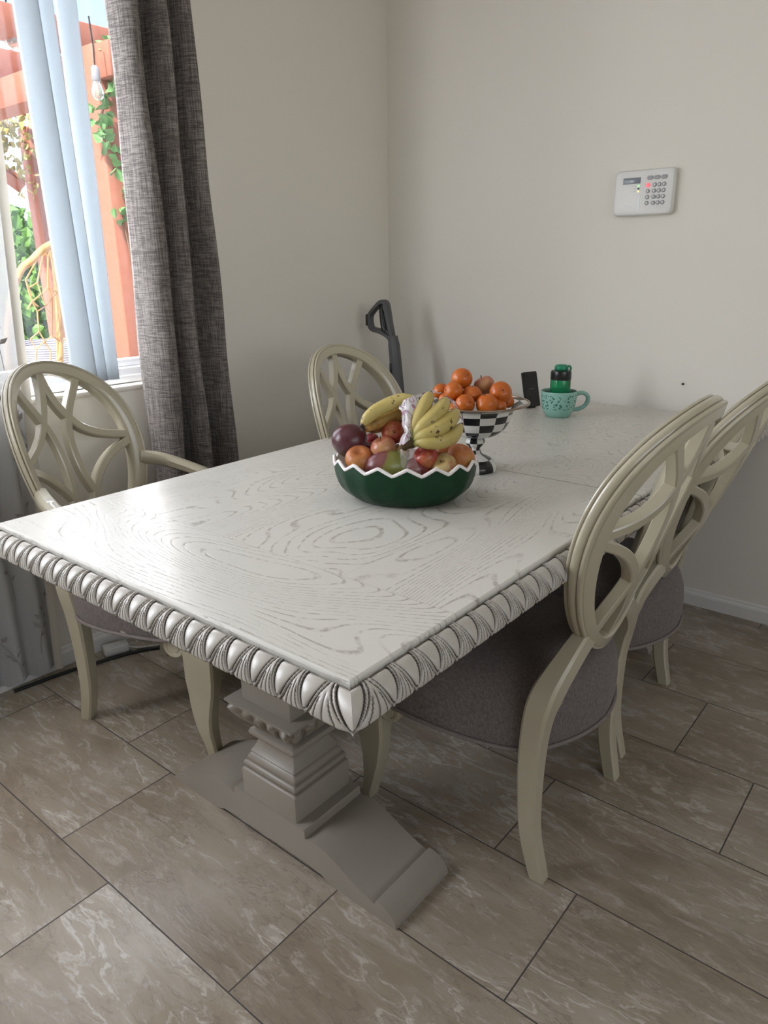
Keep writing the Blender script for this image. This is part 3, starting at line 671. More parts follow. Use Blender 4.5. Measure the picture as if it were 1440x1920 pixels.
    if arms:
        for sg in (-1,1):
            q=surf(.212*S,-.050,.012)
            path=catmull([(q.x-.005,sg*q.y*.98,q.z),(q.x+.045,sg*.250,q.z-.012),(q.x+.11,sg*.274,q.z-.034),(q.x+.18,sg*.280,q.z-.056),(q.x+.235,sg*.276,q.z-.078),(q.x+.262,sg*.268,q.z-.115),(q.x+.262,sg*.262,q.z-.18),(q.x+.255,sg*.262,q.z-.26),(q.x+.255,sg*.262,q.z-.345)],6)
            N=len(path); rings=[]; S0=None
            for i,p in enumerate(path):
                t=(path[min(i+1,N-1)]-path[max(i-1,0)]).normalized(); L=Vector((0,1,0)); L=(L-t*L.dot(t)).normalized(); U=t.cross(L)
                k=i/(N-1); wl=interp([(0,.017),(.2,.022),(.45,.025),(.6,.019),(1,.017)],k); wu=interp([(0,.020),(.3,.015),(.5,.017),(1,.016)],k)
                rings.append([p+L*(wl*x)+U*(wu*y) for x,y in ((-1,-.5),(-.6,-1),(.6,-1),(1,-.5),(1,.5),(.6,1),(-.6,1),(-1,.5))])
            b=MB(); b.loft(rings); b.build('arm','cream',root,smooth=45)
    return root
ch1=chair('dining_chair','cream oval-back side chair with taupe seat at the near right of the table',.97,False,(-.438,1.388,0),math.radians(181.2))
ch2=chair('dining_chair','cream oval-back side chair farther along the right side, closest to the back wall baseboard',1.02,False,(-.454,1.922,0),math.radians(183.6),.39,.739,1.,.008,.95)
chair('dining_armchair','cream oval-back armchair with curved arms in front of the window at the near left',1.04,True,(-2.052,1.026,0),math.radians(20.8),.3005,.727,.88,.052)
ch4=chair('dining_chair','cream oval-back chair across the table in the corner, half hidden by bananas',1.05,False,(-1.674,1.858,0),math.radians(5.5),.3005,.722)

# ------------------------------------------------------------------ fruit bowl
BC=Vector((-.993,1.285,.7605)); BR=math.radians(30)
bowl=thing('fruit_bowl','dark green oval ceramic bowl with zigzag white rim, heaped with fruit','bowl',BC,BR)
RX,RY=.166,.128
def zig(a): return .0165*(1-abs(((a/(2*pi)*16+.145)%1)*2-1))
def bowl_pt(a,t,inset=0):
    # t 0 = foot edge, 1 = rim
    zt=.0835+zig(a); z=zt*t
    k=interp([(0,.64),(.05,.70),(.12,.765),(.22,.835),(.35,.90),(.5,.945),(.7,.98),(.85,.993),(1,1.0)],t)
    return ((RX*k-inset)*cos(a),(RY*k-inset)*sin(a),z)
b=MB(); N=192
b.grid(lambda u,v:bowl_pt(2*pi*u,v),N,22,0,closeu=True)
b.add([bowl_pt(2*pi*i/N,0) for i in range(N)],[tuple(range(N-1,-1,-1))])
b.build('outer_shell','bowl_green',bowl,smooth=60)
b=MB(); b.grid(lambda u,v:(lambda p:(p[0],p[1],max(p[2],.008)))(bowl_pt(2*pi*u,1-v,.006)),N,18,0,closeu=True)
b.add([(lambda p:(p[0],p[1],.008))(bowl_pt(2*pi*i/N,0,.006)) for i in range(N)],[tuple(range(N))])
b.build('inner_shell','bowl_rim',bowl,smooth=60)['label']='white glazed inside of the bowl'
b=MB(); b.tube([Vector(bowl_pt(2*pi*i/N,1,.003)) for i in range(N+1)],.0042,8,cap=False); b.build('rim','bowl_rim',bowl,smooth=60)['label']='white zigzag rim'

def apple_mb(R):
    b=MB(); prof=[]
    for i in range(25):
        th=pi*i/24; r=R*sin(th)*(1+.07*cos(th)); z=R*cos(th)*.90-R*.30*math.exp(-(th/.33)**2)-(-R*.16*math.exp(-((pi-th)/.3)**2))
        prof.append((max(r,.0002),z))
    b.lathe(prof[::-1],32); return b
FR='fruit in the green bowl'
def place(o,p,rx,ry,rz): o.location=p; o.rotation_euler=(rx,ry,rz)
def apple(px,py,rp,d,mat,label,rot=(0,0,0),stem=True,group=FR,D0=1.6285,cat='apple'):
    p=at_dist(px,py,D0+d); R=rp*(p-Vector((0,0,CH))).length/FPX*.98
    o=apple_mb(R).build('apple' if cat=='apple' else cat,mat,smooth=80); place(o,p,*rot); tag(o,label,cat,group)
    if stem:
        b=MB(); b.tube([(0,0,R*.52),(R*.03,0,R*.75),(R*.12,.0,R*1.0)],[R*.04,R*.035,R*.05],6); b.build('stem','stem',o)
    else:
        b=MB()
        for k in range(5): a=2*pi*k/5; b.tube([(0,0,-R*.70),(R*.10*cos(a),R*.10*sin(a),-R*.80)],[R*.035,R*.012],5)
        b.build('calyx','stem',o)
    return o
def mango(px,py,rp,d,mat,label,sc=(1,.86,.92),rot=(0,0,0)):
    p=at_dist(px,py,1.6285+d); R=rp*(p-Vector((0,0,CH))).length/FPX
    b=MB()
    def f(u,v):
        th=pi*v; a=2*pi*u; x=R*cos(th)*1.18; r=R*sin(th)*(1+.10*cos(th)); return (x*sc[0],r*cos(a)*sc[1]+.10*R*sin(th)*cos(th),r*sin(a)*sc[2])
    b.grid(f,36,24,closeu=True); o=b.build('mango',mat,smooth=180); place(o,p,*rot); tag(o,label,'mango',FR); return o
mango(655,826,31,.01,'mango_dark','large dark purple mango with a green underside at the left of the bowl',(.92,1.02,1.04),(.2,.35,.5))
mango(726,876,41,-.060,'mango_green','half green, half wine-red mango lying low at the front of the bowl',(.88,.72,.80),(.1,.05,.62))
mango(783,881,29,-.058,'mango_red','dark maroon mango under clear plastic film at the front of the bowl',(.9,.85,.9),(0,.3,1.3))
apple(674,861,27.5,-.036,'peach','round orange-blushed apple at the left front, below the purple mango',(.5,.3,.2),False)
apple(719,840,24.5,-.035,'apple_pink','pink and yellow apple in the middle left, under another apple',(.2,-.3,.4),True)
apple(738,810,23,-.005,'apple_red','red apple on top of the pile showing its calyx end',(-1.75,.2,.75),False)
apple(694,842,15,.035,'apple_dark','small deep red apple behind the orange-blushed one',(.2,.1,0),True)
apple(697,824,14,.085,'apple_dark','deep red apple at the back with a short stem, left of the bananas',(.1,.1,0),True)
apple(750,850,19,-.01,'apple_yellow','pale yellow apple mostly hidden under the banana crown',(.2,.4,1),True)
apple(798,858,25,-.055,'apple_red','shiny red and yellow apple under the right bananas',(.45,-.5,.3),False)
apple(832,850,23,.0,'peach','yellow orange apple in the shade below the lowest banana',(.2,.2,2),True)
apple(833,874,25,-.062,'apple_yellow','yellow apple with a red cheek and stem hollow at the right front',(.75,.35,-.3),True)
apple(863,857,27.5,-.022,'peach','large orange-red apple at the right end of the bowl',(.3,.3,1),False)

# bananas
def banana_mb(P,r,flat=1.):
    P=catmull([Vector(p) for p in P],8); N=len(P); b=MB(); b.along=True; rings=[]; at=[]; up=None; n=10
    for i,p in enumerate(P):
        k=i/(N-1); t=(P[min(i+1,N-1)]-P[max(i-1,0)]).normalized()
        if up is None: up=(Vector((0,0,1))-t*t.z).normalized()
        a=t.cross(up).normalized(); up=a.cross(t).normalized()
        rr=r*interp([(0,.42),(.10,.45),(.20,.72),(.32,.94),(.5,1),(.72,.97),(.86,.80),(.94,.55),(.97,.32),(1,.24)],k)
        ring=[]
        for j in range(n):
            an=2*pi*j/n; q=rr*(1.05 if j%2==0 else .93); ring.append(p+a*(q*cos(an))+up*(q*sin(an)))
        rings.append(ring); at+=[k]*n
    b.loft(rings,True,True,0,True,at); return b
def bp(l): return [at_dist(x,y,1.6285+d) for x,y,d in l]
bun=thing('banana_bunch','hand of yellow bananas fanned out to the right, crown wrapped in film','bananas',at_dist(762,832,1.565),0,'bananas in the green bowl')
O=-at_dist(762,832,1.565)
for P,r in (([(764,828,-.072),(776,803,-.075),(788,779,-.065),(799,755,-.04),(808,735,-.005)],.0160),
            ([(768,828,-.074),(786,806,-.085),(808,787,-.078),(828,766,-.05),(838,746,-.01)],.0172),
            ([(770,830,-.076),(790,817,-.092),(822,803,-.088),(846,785,-.06),(858,768,-.02)],.0170),
            ([(770,832,-.074),(792,828,-.094),(825,827,-.09),(850,816,-.066),(866,795,-.02)],.0172),
            ([(762,828,-.070),(768,806,-.064),(773,785,-.05),(780,765,-.03),(788,752,-.0)],.0125)):
    b=banana_mb([q+O for q in bp(P)],r); b.build('banana','banana',bun,smooth=60)
b=MB(); b.tube([q+O for q in bp([(776,822,-.076),(767,829,-.074),(758,835,-.072),(755,840,-.070)])],[.019,.017,.011,.010],9); b.build('crown','stem',bun,smooth=50)['label']='brown cut crown of the bunch'
bun2=thing('banana_bunch','pair of speckled bananas reaching out to the left above the purple mango','bananas',at_dist(764,750,1.65),0,'bananas in the green bowl')
O=-at_dist(764,750,1.65)
b=banana_mb([q+O for q in bp([(800,752,-.03),(772,750,-.02),(748,752,-.015),(718,764,-.02),(694,780,-.03),(677,800,-.045)])],.0162); b.build('banana','banana',bun2,smooth=60)
b=banana_mb([q+O for q in bp([(798,760,.005),(770,766,.012),(745,776,.012),(718,788,.005),(696,797,-.01),(678,805,-.035)])],.0165); b.build('banana','banana_ripe',bun2,smooth=60)['label']='browned underside banana'
b=banana_mb([q+O for q in bp([(795,772,.03),(768,780,.035),(742,790,.035),(716,800,.03),(691,809,.02)])],.0135); b.build('banana','banana_ripe',bun2,smooth=60)['label']='dark over-ripe banana at the back'
# printed film around the bananas
def film_obj(name,rows,mat,label,amp):
    nu,nv=26,30; R=len(rows); 
    def f(u,v):
        i=v*(R-1); a=int(min(i,R-2)); k=i-a
        L=[]
        for r in rows: L.append([at_dist(x,y,1.6285+d) for x,y,d in r])
        def row(rr): 
            c=catmull(rr,6); j=u*(len(c)-1); m=int(min(j,len(c)-2)); return c[m].lerp(c[m+1],j-m)
        p=row(L[a]).lerp(row(L[a+1]),k)
        q=p*55; n=noise.noise_vector(q)+noise.noise_vector(q*2.3)*.5
        return p+n*amp
    b=MB(); b.grid(f,nu,nv); o=b.build(name,mat,smooth=180); tag(o,label,'film'); return o
film_obj('plastic_film',[[(782,741,.0),(790,738,.0),(800,734,.015),(815,733,.03),(832,738,.05)],[(756,751,-.038),(768,746,-.040),(782,743,-.036),(792,741,-.02),(803,738,-.005)],[(750,767,-.042),(762,763,-.060),(774,760,-.058),(784,756,-.045),(792,752,-.025)],[(753,789,-.055),(761,785,-.078),(769,781,-.076),(777,777,-.062),(783,772,-.045)],[(756,813,-.072),(761,809,-.094),(767,806,-.092),(773,802,-.080),(777,797,-.066)],[(750,837,-.085),(756,833,-.104),(762,829,-.105),(768,825,-.096),(773,821,-.086)]],'film','crumpled white film printed in purple and black around the banana crown',.0048)
film_obj('plastic_film',[[(832,740,.03),(842,744,.012),(852,752,.02)],[(846,752,.02),(856,765,.008),(864,776,.02)],[(858,772,.02),(866,790,.01),(872,800,.02)]],'film','thin strip of printed film edging the banana tips at the right',.003)
film_obj('plastic_film',[[(751,842,-.098),(762,846,-.106),(775,846,-.102)],[(750,860,-.098),(765,864,-.106),(782,866,-.104)],[(754,876,-.098),(770,880,-.103),(790,884,-.101)],[(760,884,-.096),(775,887,-.100),(790,889,-.098)]],'film_clear','clear crinkled film hanging over the maroon mango at the bowl front',.003)

# ------------------------------------------------------------------ checkered stand
SCN=Vector((-.996,1.592,.7605))
stand=thing('fruit_stand','black and white checkered footed fruit dish holding mandarins','fruit stand',SCN)
prof=[(.0575,0),(.0585,.006),(.056,.016),(.048,.027),(.034,.036),(.021,.042),(.0155,.050),(.0145,.056),(.0165,.062),(.0225,.068),(.0255,.076),(.024,.083),(.021,.087),(.030,.0895),(.052,.095),(.069,.105),(.081,.119),(.0885,.135),(.0935,.150),(.098,.161),(.105,.167),(.118,.173),(.1345,.1795)]
bandz=[0,.030,.054,.072,.088,.112,.133,.1535,.168,.19]
def build_check(profile,name,seg,parent,inner=False):
    b=MB(); n=seg*6; fine=[]
    pts=catmull([(r,z,0) for r,z in profile],3)
    acc=0; rings=[]
    for p in pts: rings.append([(p.x*cos(2*pi*j/n),p.x*sin(2*pi*j/n),p.y) for j in range(n)])
    b.loft(rings,False,False); mi=[]
    for i in range(len(pts)-1):
        zc=(pts[i].y+pts[i+1].y)/2; k=sum(1 for q in bandz if zc>q)
        if inner: k=int((pts[i].x)/.03)
        for j in range(n): mi.append((k+j//6)%2)
    b.mi=mi; return b.build(name,['check_black','check_white'],parent,smooth=60)
build_check(prof[:13],'stem',8,stand)['label']='checkered pedestal foot'
build_check(prof[12:],'dish',14,stand)
b=MB()
build_check([(.1345,.1795),(.119,.177),(.106,.171),(.099,.164),(.094,.152),(.085,.130),(.07,.112),(.045,.100),(.002,.097)],'dish_inside',14,stand,True)
b=MB(); n=96; b.tube([(.1345*cos(2*pi*j/n),.1345*sin(2*pi*j/n),.1795) for j in range(n+1)],.0028,8,cap=False); b.build('rim','check_edge',stand,smooth=60)['label']='thin bronze rim'
def orange(px,py,rp,d,label,rot=(0,0,0),sq=.86,D0=1.878):
    p=at_dist(px,py,D0+d); R=rp*(p-Vector((0,0,CH))).length/FPX
    b=MB(); prof=[]
    for i in range(21):
        th=pi*i/20; prof.append((max(R*sin(th),.0002),R*cos(th)*sq-R*.09*math.exp(-(th/.22)**2)+R*.05*math.exp(-((pi-th)/.25)**2)))
    b.lathe(prof[::-1],28); o=b.build('mandarin','orange',smooth=80); place(o,p,*rot); tag(o,label,'mandarin','fruit in the checkered dish')
    b=MB()
    for k in range(5): a=2*pi*k/5; b.tube([(0,0,R*(sq-.085)),(R*.11*cos(a),R*.11*sin(a),R*(sq-.065))],[R*.04,R*.015],5)
    b.build('stem_button','stem',o); return o
orange(866,710,19.5,.01,'mandarin on the very top of the heap, tall and plump',(.4,1.0,.2),1.0)
orange(826,733,15,.02,'mandarin at the far left of the dish behind the banana tips',(.3,-.5,0),.9)
orange(835,748,13,-.03,'mandarin peeping between the banana film and its neighbours on the left',(.3,-.5,0),.9)
orange(850,734,18.5,-.035,'mandarin in the second row at left, its button facing left',(.5,-1.3,.5),.92)
orange(885,739,18,-.025,'mandarin in the middle of the second row with a dented top',(.1,.1,.3),.85)
orange(872,758,18.5,-.075,'mandarin in the front row at left, standing upright above the rim',(.9,.9,.7),.95)
orange(913,758,20.5,-.070,'largest mandarin at the front centre of the dish',(.2,-.2,.3),.92)
orange(939,736,20.5,-.03,'mandarin at upper right with its green button facing the viewer',(1.15,.1,.75),.88)
orange(934,762,15.5,-.045,'mandarin at the front right, half behind the largest one',(.2,.4,.3),.95)
orange(951,752,13,.005,'mandarin at the far right of the heap by the open rim',(.2,.6,.3),.95)
orange(852,766,13,-.08,'mandarin low at the left behind the lowest bananas',(.2,-.4,0),.9)
apple(908,723,20,.03,'apple_pink','blushed apple with a long dark stem on top of the mandarins',(.1,-.45,.3),True,'fruit in the checkered dish',1.878)

# ------------------------------------------------------------------ mug, bottle, phone
mug=thing('mug','wide mint green mug with dark leaf spots holding a bottle','mug',(-1.148,2.382,.7605))
outer=[(.040,0),(.0425,.002),(.049,.012),(.0565,.028),(.0605,.048),(.0625,.068),(.0632,.088),(.0628,.0905)]
inner=[(.0605,.0905),(.0598,.080),(.058,.05),(.050,.022),(.038,.010),(.001,.008)]
b=MB(); b.lathe(outer+[(.0618,.0912)],48,cap=False); n0=48
b.add([(.040*cos(2*pi*j/48),.040*sin(2*pi*j/48),0) for j in range(48)],[tuple(range(47,-1,-1))]); b.build('cup','mug',mug,smooth=60)
b=MB(); b.lathe([(.0618,.0912)]+inner,48,cap=False); b.build('cup_lining','mug_in',mug,smooth=60)
ha=math.radians(40); hd=Vector((cos(ha),sin(ha),0)); b=MB()
b.tube(catmull([hd*.060+Vector((0,0,.076)),hd*.080+Vector((0,0,.082)),hd*.100+Vector((0,0,.074)),hd*.105+Vector((0,0,.055)),hd*.095+Vector((0,0,.036)),hd*.075+Vector((0,0,.025)),hd*.054+Vector((0,0,.022))],5),[.0075]*31,10); b.build('handle','mug_in',mug,smooth=60)
bt=thing('water_bottle','green clear drinking bottle with black collar standing in the mint mug','bottle',(-1.146,2.385,.7718))
b=MB(); b.lathe([(.030,0),(.033,.003),(.0345,.02),(.0355,.08),(.0355,.118),(.034,.122)],36); b.build('body','bottle',bt,smooth=50)
b=MB(); b.lathe([(.0352,.119),(.0362,.121),(.0360,.142),(.0345,.149),(.030,.151),(.004,.152)],36); b.build('collar','black',bt,smooth=50)['label']='black screw collar'
b=MB(); b.lathe([(.020,.150),(.0235,.153),(.0240,.162),(.0215,.168),(.014,.171),(.001,.1715)],28)
b.tube(catmull([(.016,.004,.164),(.026,.008,.166),(.030,.010,.160),(.029,.010,.152)],4),.0038,8); b.build('cap','bottle_cap',bt,smooth=60)['label']='green flip cap'
ph=thing('smartphone','black smartphone propped upright on the table next to the mint mug','phone',(-1.293,2.470,.7605),math.radians(72))
T=Matrix.Rotation(math.radians(-14),4,'X')
b=MB(); rings=[]
for y,i in ((-.004,.0015),(-.003,0),(.003,0),(.004,.0015)): rings.append([T@Vector((x,y,z+.004)) for x,z in rrect(-.037+i,.037-i,i,.132-i,.006,4)])
b.loft(rings[::-1]); b.build('body','black',ph,smooth=40)
b=MB(); b.add([T@Vector((x,-.0043,z+.004)) for x,z in rrect(-.0345,.0345,.003,.129,.005,4)],[tuple(range(20))]); b.build('screen','screen',ph,smooth=0)
b=MB()
xx=-.013
for w in (.0016,.0011,.0019,.0012,.0016,.0009,.0018,.0014,.0011,.0017): b.box(xx,xx+w,-.0048,-.0045,.0,.0016); xx+=w+.0011
b.v=[tuple(T@(Vector(p)+Vector((0,0,.071)))) for p in b.v]; b.build('screen_text','text_grey',ph,smooth=0)['label']='tiny grey line of writing on the screen'
b=MB(); b.box(-.022,.022,.004,.045,0,.012,.003); b.build('stand','black',ph)

# ------------------------------------------------------------------ alarm keypad on the wall
kp=thing('alarm_keypad','white alarm keypad with a small display and rows of grey keys on the wall','keypad',(-1.052,YW,1.513))
b=MB(); rings=[]
for y,i in ((0,.002),(-.004,0),(-.020,0),(-.027,.004),(-.029,.010)): rings.append([(x,y,z) for x,z in rrect(-.106+i,.106-i,-.075+i,.075-i,.014,5)])
b.loft(rings); b.build('body','key_white',kp,smooth=40)
b=MB(); b.box(-.075,-.012,-.0300,-.0285,.030,.050,.0005); b.build('display','lcd',kp)
for j in range(3):
    b=MB(); x=.022+j*.0245; b.loft([[(x+px_*k,y,.046+pz_*k) for px_,pz_ in rrect(-.0105,.0105,-.0065,.0065,.006,4)] for y,k in ((-.028,1.05),(-.0315,1.),(-.0325,.85))]); b.build('key','mid_grey',kp)
for r in range(4):
    for c in range(4):
        x=.017+(0 if c==0 else .006+c*.0165); z=.0225-r*.0195
        lit=(r==0 and c==0); b=MB()
        b.loft([[(x+q*k*cos(2*pi*i/16),y,z+q*k*sin(2*pi*i/16)) for i in range(16)] for q,y,k in ((.0068,-.028,1.08),(.0068,-.0315,1),(.0068,-.033,.8))]); o=b.build('key','led_red' if lit else 'mid_grey',kp)
        if lit: o['label']='red lit key'
        else:
            b=MB(); b.box(x-.0012,x+.0012,-.0334,-.0328,z-.0025,z+.0025); b.build('key_print','text_white',o,smooth=0)
for z,mt in ((.022,'led_green'),(.013,'black'),(.004,'led_amber')):
    b=MB(); b.box(-.021,-.014,-.0302,-.0285,z-.0025,z+.0025,.0008); b.build('indicator_light',mt,kp)
    b=MB(); b.box(-.034,-.026,-.0294,-.0288,z-.0006,z+.0006); b.build('indicator_print','text_grey',kp,smooth=0)
b=MB(); b.box(-.018,-.008,-.0296,-.0286,-.060,-.006,.0008); b.build('badge_strip','vinyl',kp)
cu=bpy.data.curves.new('logo','FONT'); cu.body='ADT'; cu.size=.016; cu.extrude=.0006; cu.align_x='CENTER'; cu.materials.append(MAT['text_white'])
tmp=bpy.data.objects.new('logo_text',cu); me=bpy.data.meshes.new_from_object(tmp); bpy.data.objects.remove(tmp); o=bpy.data.objects.new('logo',me); COL.objects.link(o); o.parent=kp; o.location=(-.050,-.0296,-.050); o.rotation_euler=(pi/2,0,0)
b=MB(); b.lathe([(.0035,-.004),(.0045,.0),(.004,.003),(.001,.004)],12); o=b.build('nail','nail'); o.location=(-.844,YW-.003,.853); o.rotation_euler=(pi/2,0,0); tag(o,'tiny dark nail head in the white wall above the table end','nail')

# ------------------------------------------------------------------ stick vacuum in the corner
vy=2.52
va=thing('stick_vacuum','dark grey upright vacuum with a looped D handle standing in the corner','vacuum',(-1.985,vy,0))
def vp(x,z): return Vector((x+1.985,0,z))
loop=[(-2.006,.955),(-2.030,.985),(-2.075,1.005),(-2.122,1.015),(-2.135,1.035),(-2.137,1.065),(-2.125,1.085),(-2.095,1.112),(-2.072,1.128),(-2.050,1.128),(-2.040,1.110),(-2.028,1.05),(-2.014,.985)]
P=catmull([vp(x,z) for x,z in loop],5); b=MB(); rings=[]
for i,p in enumerate(P):
    t=(P[min(i+1,len(P)-1)]-P[max(i-1,0)]).normalized(); q=Vector((-t.z,0,t.x)); w=.0105
    rings.append([p+q*(a*w)+Vector((0,c*.017,0)) for a,c in ((-1,-.6),(-.6,-1),(.6,-1),(1,-.6),(1,.6),(.6,1),(-.6,1),(-1,.6))])
b.loft(rings); b.build('handle','dark_grey',va,smooth=45)
P=catmull([vp(x,z) for x,z in ((-2.014,.985),(-2.032,1.005),(-2.052,1.02),(-2.062,1.10),(-2.048,1.105),(-2.030,1.04),(-2.016,.990))],5); b=MB(); b.tube([p+Vector((-.002,-.004,0)) for p in P],.0145,8); b.build('handle_grip','black',va,smooth=50)['label']='black inner grip'
b=MB(); rings=[]
for x,z,w in ((-2.010,.99,.017),(-2.004,.95,.023),(-1.996,.88,.024),(-1.986,.79,.025),(-1.975,.68,.026)):
    p=vp(x,z); rings.append([p+Vector((a*w,c*.02,0)) for a,c in ((-1,-.6),(-.6,-1),(.6,-1),(1,-.6),(1,.6),(.6,1),(-.6,1),(-1,.6))])
b.loft(rings[::-1]); b.build('shaft','dark_grey',va,smooth=45)
b=MB(); b.box(-.028,-.016,-.0225,-.018,.80,.875,.004); b.build('release_button','black',va)
b=MB(); b.box(-2.1505+1.985,-2.136+1.985,-.019,.012,1.028,1.078,.004); b.build('trigger','black',va)
b=MB(); b.lathe([(.045,.18),(.062,.20),(.066,.30),(.066,.60),(.06,.68),(.045,.72),(.02,.735)],28,(.005,.0,0)); b.build('dust_canister','black',va,smooth=50)
b=MB(); b.lathe([(.03,.06),(.032,.19)],20,(.005,0,0)); b.build('neck','dark_grey',va)
b=MB(); b.box(-.10,.11,-.09,.06,.0,.065,.015); b.build('floor_head','black',va)

# ------------------------------------------------------------------ small things on the floor
b=MB(); b.tube(catmull([(-2.19,.80,.006),(-2.17,.96,.006),(-2.14,1.08,.006),(-2.10,1.20,.006),(-2.03,1.32,.006),(-1.99,1.55,.006),(-2.03,1.9,.006)],6),.006,8); o=b.build('extension_cable','cable_black'); tag(o,'black extension cable lying on the floor tiles along the window wall','cable')
ad=thing('power_adapter','white power adapter block on the floor behind the armchair leg','adapter',(-2.165,1.145,0),math.radians(70))
b=MB(); b.box(-.042,.042,-.024,.024,0,.032,.006); b.build('body','cable_white',ad)
b=MB(); b.tube(catmull([(.040,0,.012),(.09,-.02,.004),(.17,-.03,.004),(.26,.0,.004),(.36,.03,.004)],6),.003,8); b.build('cable','cable_white',ad)
pl=thing('plastic_clip','tiny white plastic clip with two prongs lying on the tiles','clip',(-.700,1.985,.0),math.radians(40))
b=MB(); b.box(-.020,.020,-.004,.004,.0,.006,.002); b.build('bar','cable_white',pl)
for x in (-.008,.004):
    b=MB(); b.box(x,x+.0035,-.022,-.003,.001,.005,.001); b.build('prong','cable_white',pl)

# ------------------------------------------------------------------ outdoors
b=MB(); b.box(-16,XW-.3,-10,16,-.20,-.06); b.build('ground','paving',kind='structure',smooth=0)
b=MB(); b.box(-9.4,-9.2,4.75,14,-.1,2.55); b.build('garden_wall','stucco',kind='structure',smooth=0)
tm='red timber of the pergola'
pg=thing('pergola','red stained timber pergola outside the window','pergola',(-4.2,2.3,-.06))
def pbox(x0,x1,y0,y1,z0,z1,name): 
    b=MB(); b.box(x0+4.2,x1+4.2,y0-2.3,y1-2.3,z0+.06,z1+.06,.008); return b.build(name,'redwood',pg)
pbox(-3.46,-3.30,2.035,2.22,-.06,2.22,'post'); pbox(-5.14,-5.0,2.56,2.70,-.06,2.15,'post')
for x in (-3.55,-4.25,-5.10): pbox(x-.03,x+.03,-1.,4.5,2.22,2.36,'rafter')
pbox(-6.6,-3.2,2.05,2.20,2.08,2.22,'beam')
b=MB(); b.tube([(-5.07+4.2,2.5-2.3,1.86),(-5.07+4.2,1.9-2.3,2.26)],.05,4); b.build('brace','redwood',pg)
def leaves(name,mat,pts,size,label,cat,parent=None,kind=None):
    b=MB()
    for p in pts:
        s=size*random.uniform(.6,1.25); d=Vector((random.gauss(0,1),random.gauss(0,1),random.gauss(0,1)-.5)).normalized(); w=d.cross(Vector((random.gauss(0,1),random.gauss(0,1),random.gauss(0,1)))).normalized(); n=d.cross(w)*s*.12
        p=Vector(p); b.add([p,p+d*s*.3+w*s*.36+n,p+d*s*.65+w*s*.25+n,p+d*s,p+d*s*.65-w*s*.25+n,p+d*s*.3-w*s*.36+n],[(0,1,2,3),(0,3,4,5)])
    o=b.build(name,mat,parent,smooth=0)
    if label: tag(o,label,cat)
    if kind: o['kind']=kind
    return o
vt=thing('climbing_vine','green heart-leaved vine climbing the red post beside the drape','vine',(-3.28,2.06,-.06))
pts=[];V0_=Vector((-3.28,2.06,-.06)); path=[]
for i in range(60):
    t=i/59; z=1.50+.75*t; y=2.05+.05*sin(t*9)+.03; path.append(Vector((-3.285,y,z))-V0_)
    for _ in range(2): pts.append(Vector((-3.275+random.uniform(0,.03),y+random.gauss(0,.04),z+random.gauss(0,.02)))-V0_)
leaves('foliage','vine_leaf',pts,.062,None,None,vt)
b=MB(); b.tube([Vector((-3.288,2.10,0.0))-V0_,Vector((-3.288,2.07,.7))-V0_,Vector((-3.288,2.13,1.1))-V0_]+path,.004,6); b.build('stem','bark',vt)
dv=thing('dry_vine','yellowing vine drooping from the pergola rafters','vine',(-5.0,2.3,1.9))
D_=Vector((-5.0,2.3,1.9)); pts=[]
for i in range(46):
    y=random.uniform(1.9,2.9); z0=2.22; L=random.choice([.12,.2,.3,.4,.55])*random.uniform(.6,1.1); x=-4.98+random.uniform(-.12,.15)
    for k in range(int(L/.018)): pts.append(Vector((x+random.gauss(0,.03),y+random.gauss(0,.035),z0-k*.018+random.gauss(0,.012)))-D_)
leaves('foliage','dry_leaf',pts,.055,None,None,dv)
tr=thing('garden_tree','leafy green tree beyond the pergola','tree',(-7.6,3.4,-.06))
pts=[]
for i in range(5200):
    d=Vector((random.gauss(0,1),random.gauss(0,1),random.gauss(0,1))).normalized()*random.uniform(.45,1)**.5
    pts.append(Vector((d.x*.95,d.y*.78,.98+d.z*.98)))
leaves('foliage','leaf',pts,.12,None,None,tr)
b=MB(); b.tube([(0,0,0),(.03,.02,.6),(0,0,1.2)],[.09,.07,.04],10); b.build('trunk','bark',tr)
# string lights
def bulb(p,label,s=1.):
    o=thing('string_light_bulb',label,'light bulb',p,0,'string lights under the pergola')
    b=MB(); b.tube([(0,0,.0),(.004,.002,.10*s),(0,0,.24*s)],.004,6); b.build('wire','cable_black' ,o)
    b=MB(); b.lathe([(.012*s,.01),(.022*s,.0),(.023*s,-.05*s),(.02*s,-.06*s)],16); b.build('socket','socket',o)
    b=MB(); b.lathe([(.016*s,-.058*s),(.019*s,-.066*s),(.031*s,-.10*s),(.033*s,-.118*s),(.026*s,-.142*s),(.012*s,-.154*s),(.001,-.156*s)],20); b.build('glass_bulb','bulb',o,smooth=60)
    b=MB(); b.tube([(0,0,-.07*s),(.004*s,0,-.1*s),(0,0,-.128*s)],.002,5); b.build('filament','filament',o)
bulb(at_x(13,20,-3.55),'clear string-light bulb, largest and highest at the upper left of the window',.95)
bulb(at_x(24,128,-4.25),'clear string-light bulb hanging below the second red rafter',.9)
bulb(at_x(7,196,-4.9),'clear string-light bulb hanging low among the yellowing vine',.9)
bulb(at_x(178,128,-3.2),'clear string-light bulb among the green vine by the post',.8)
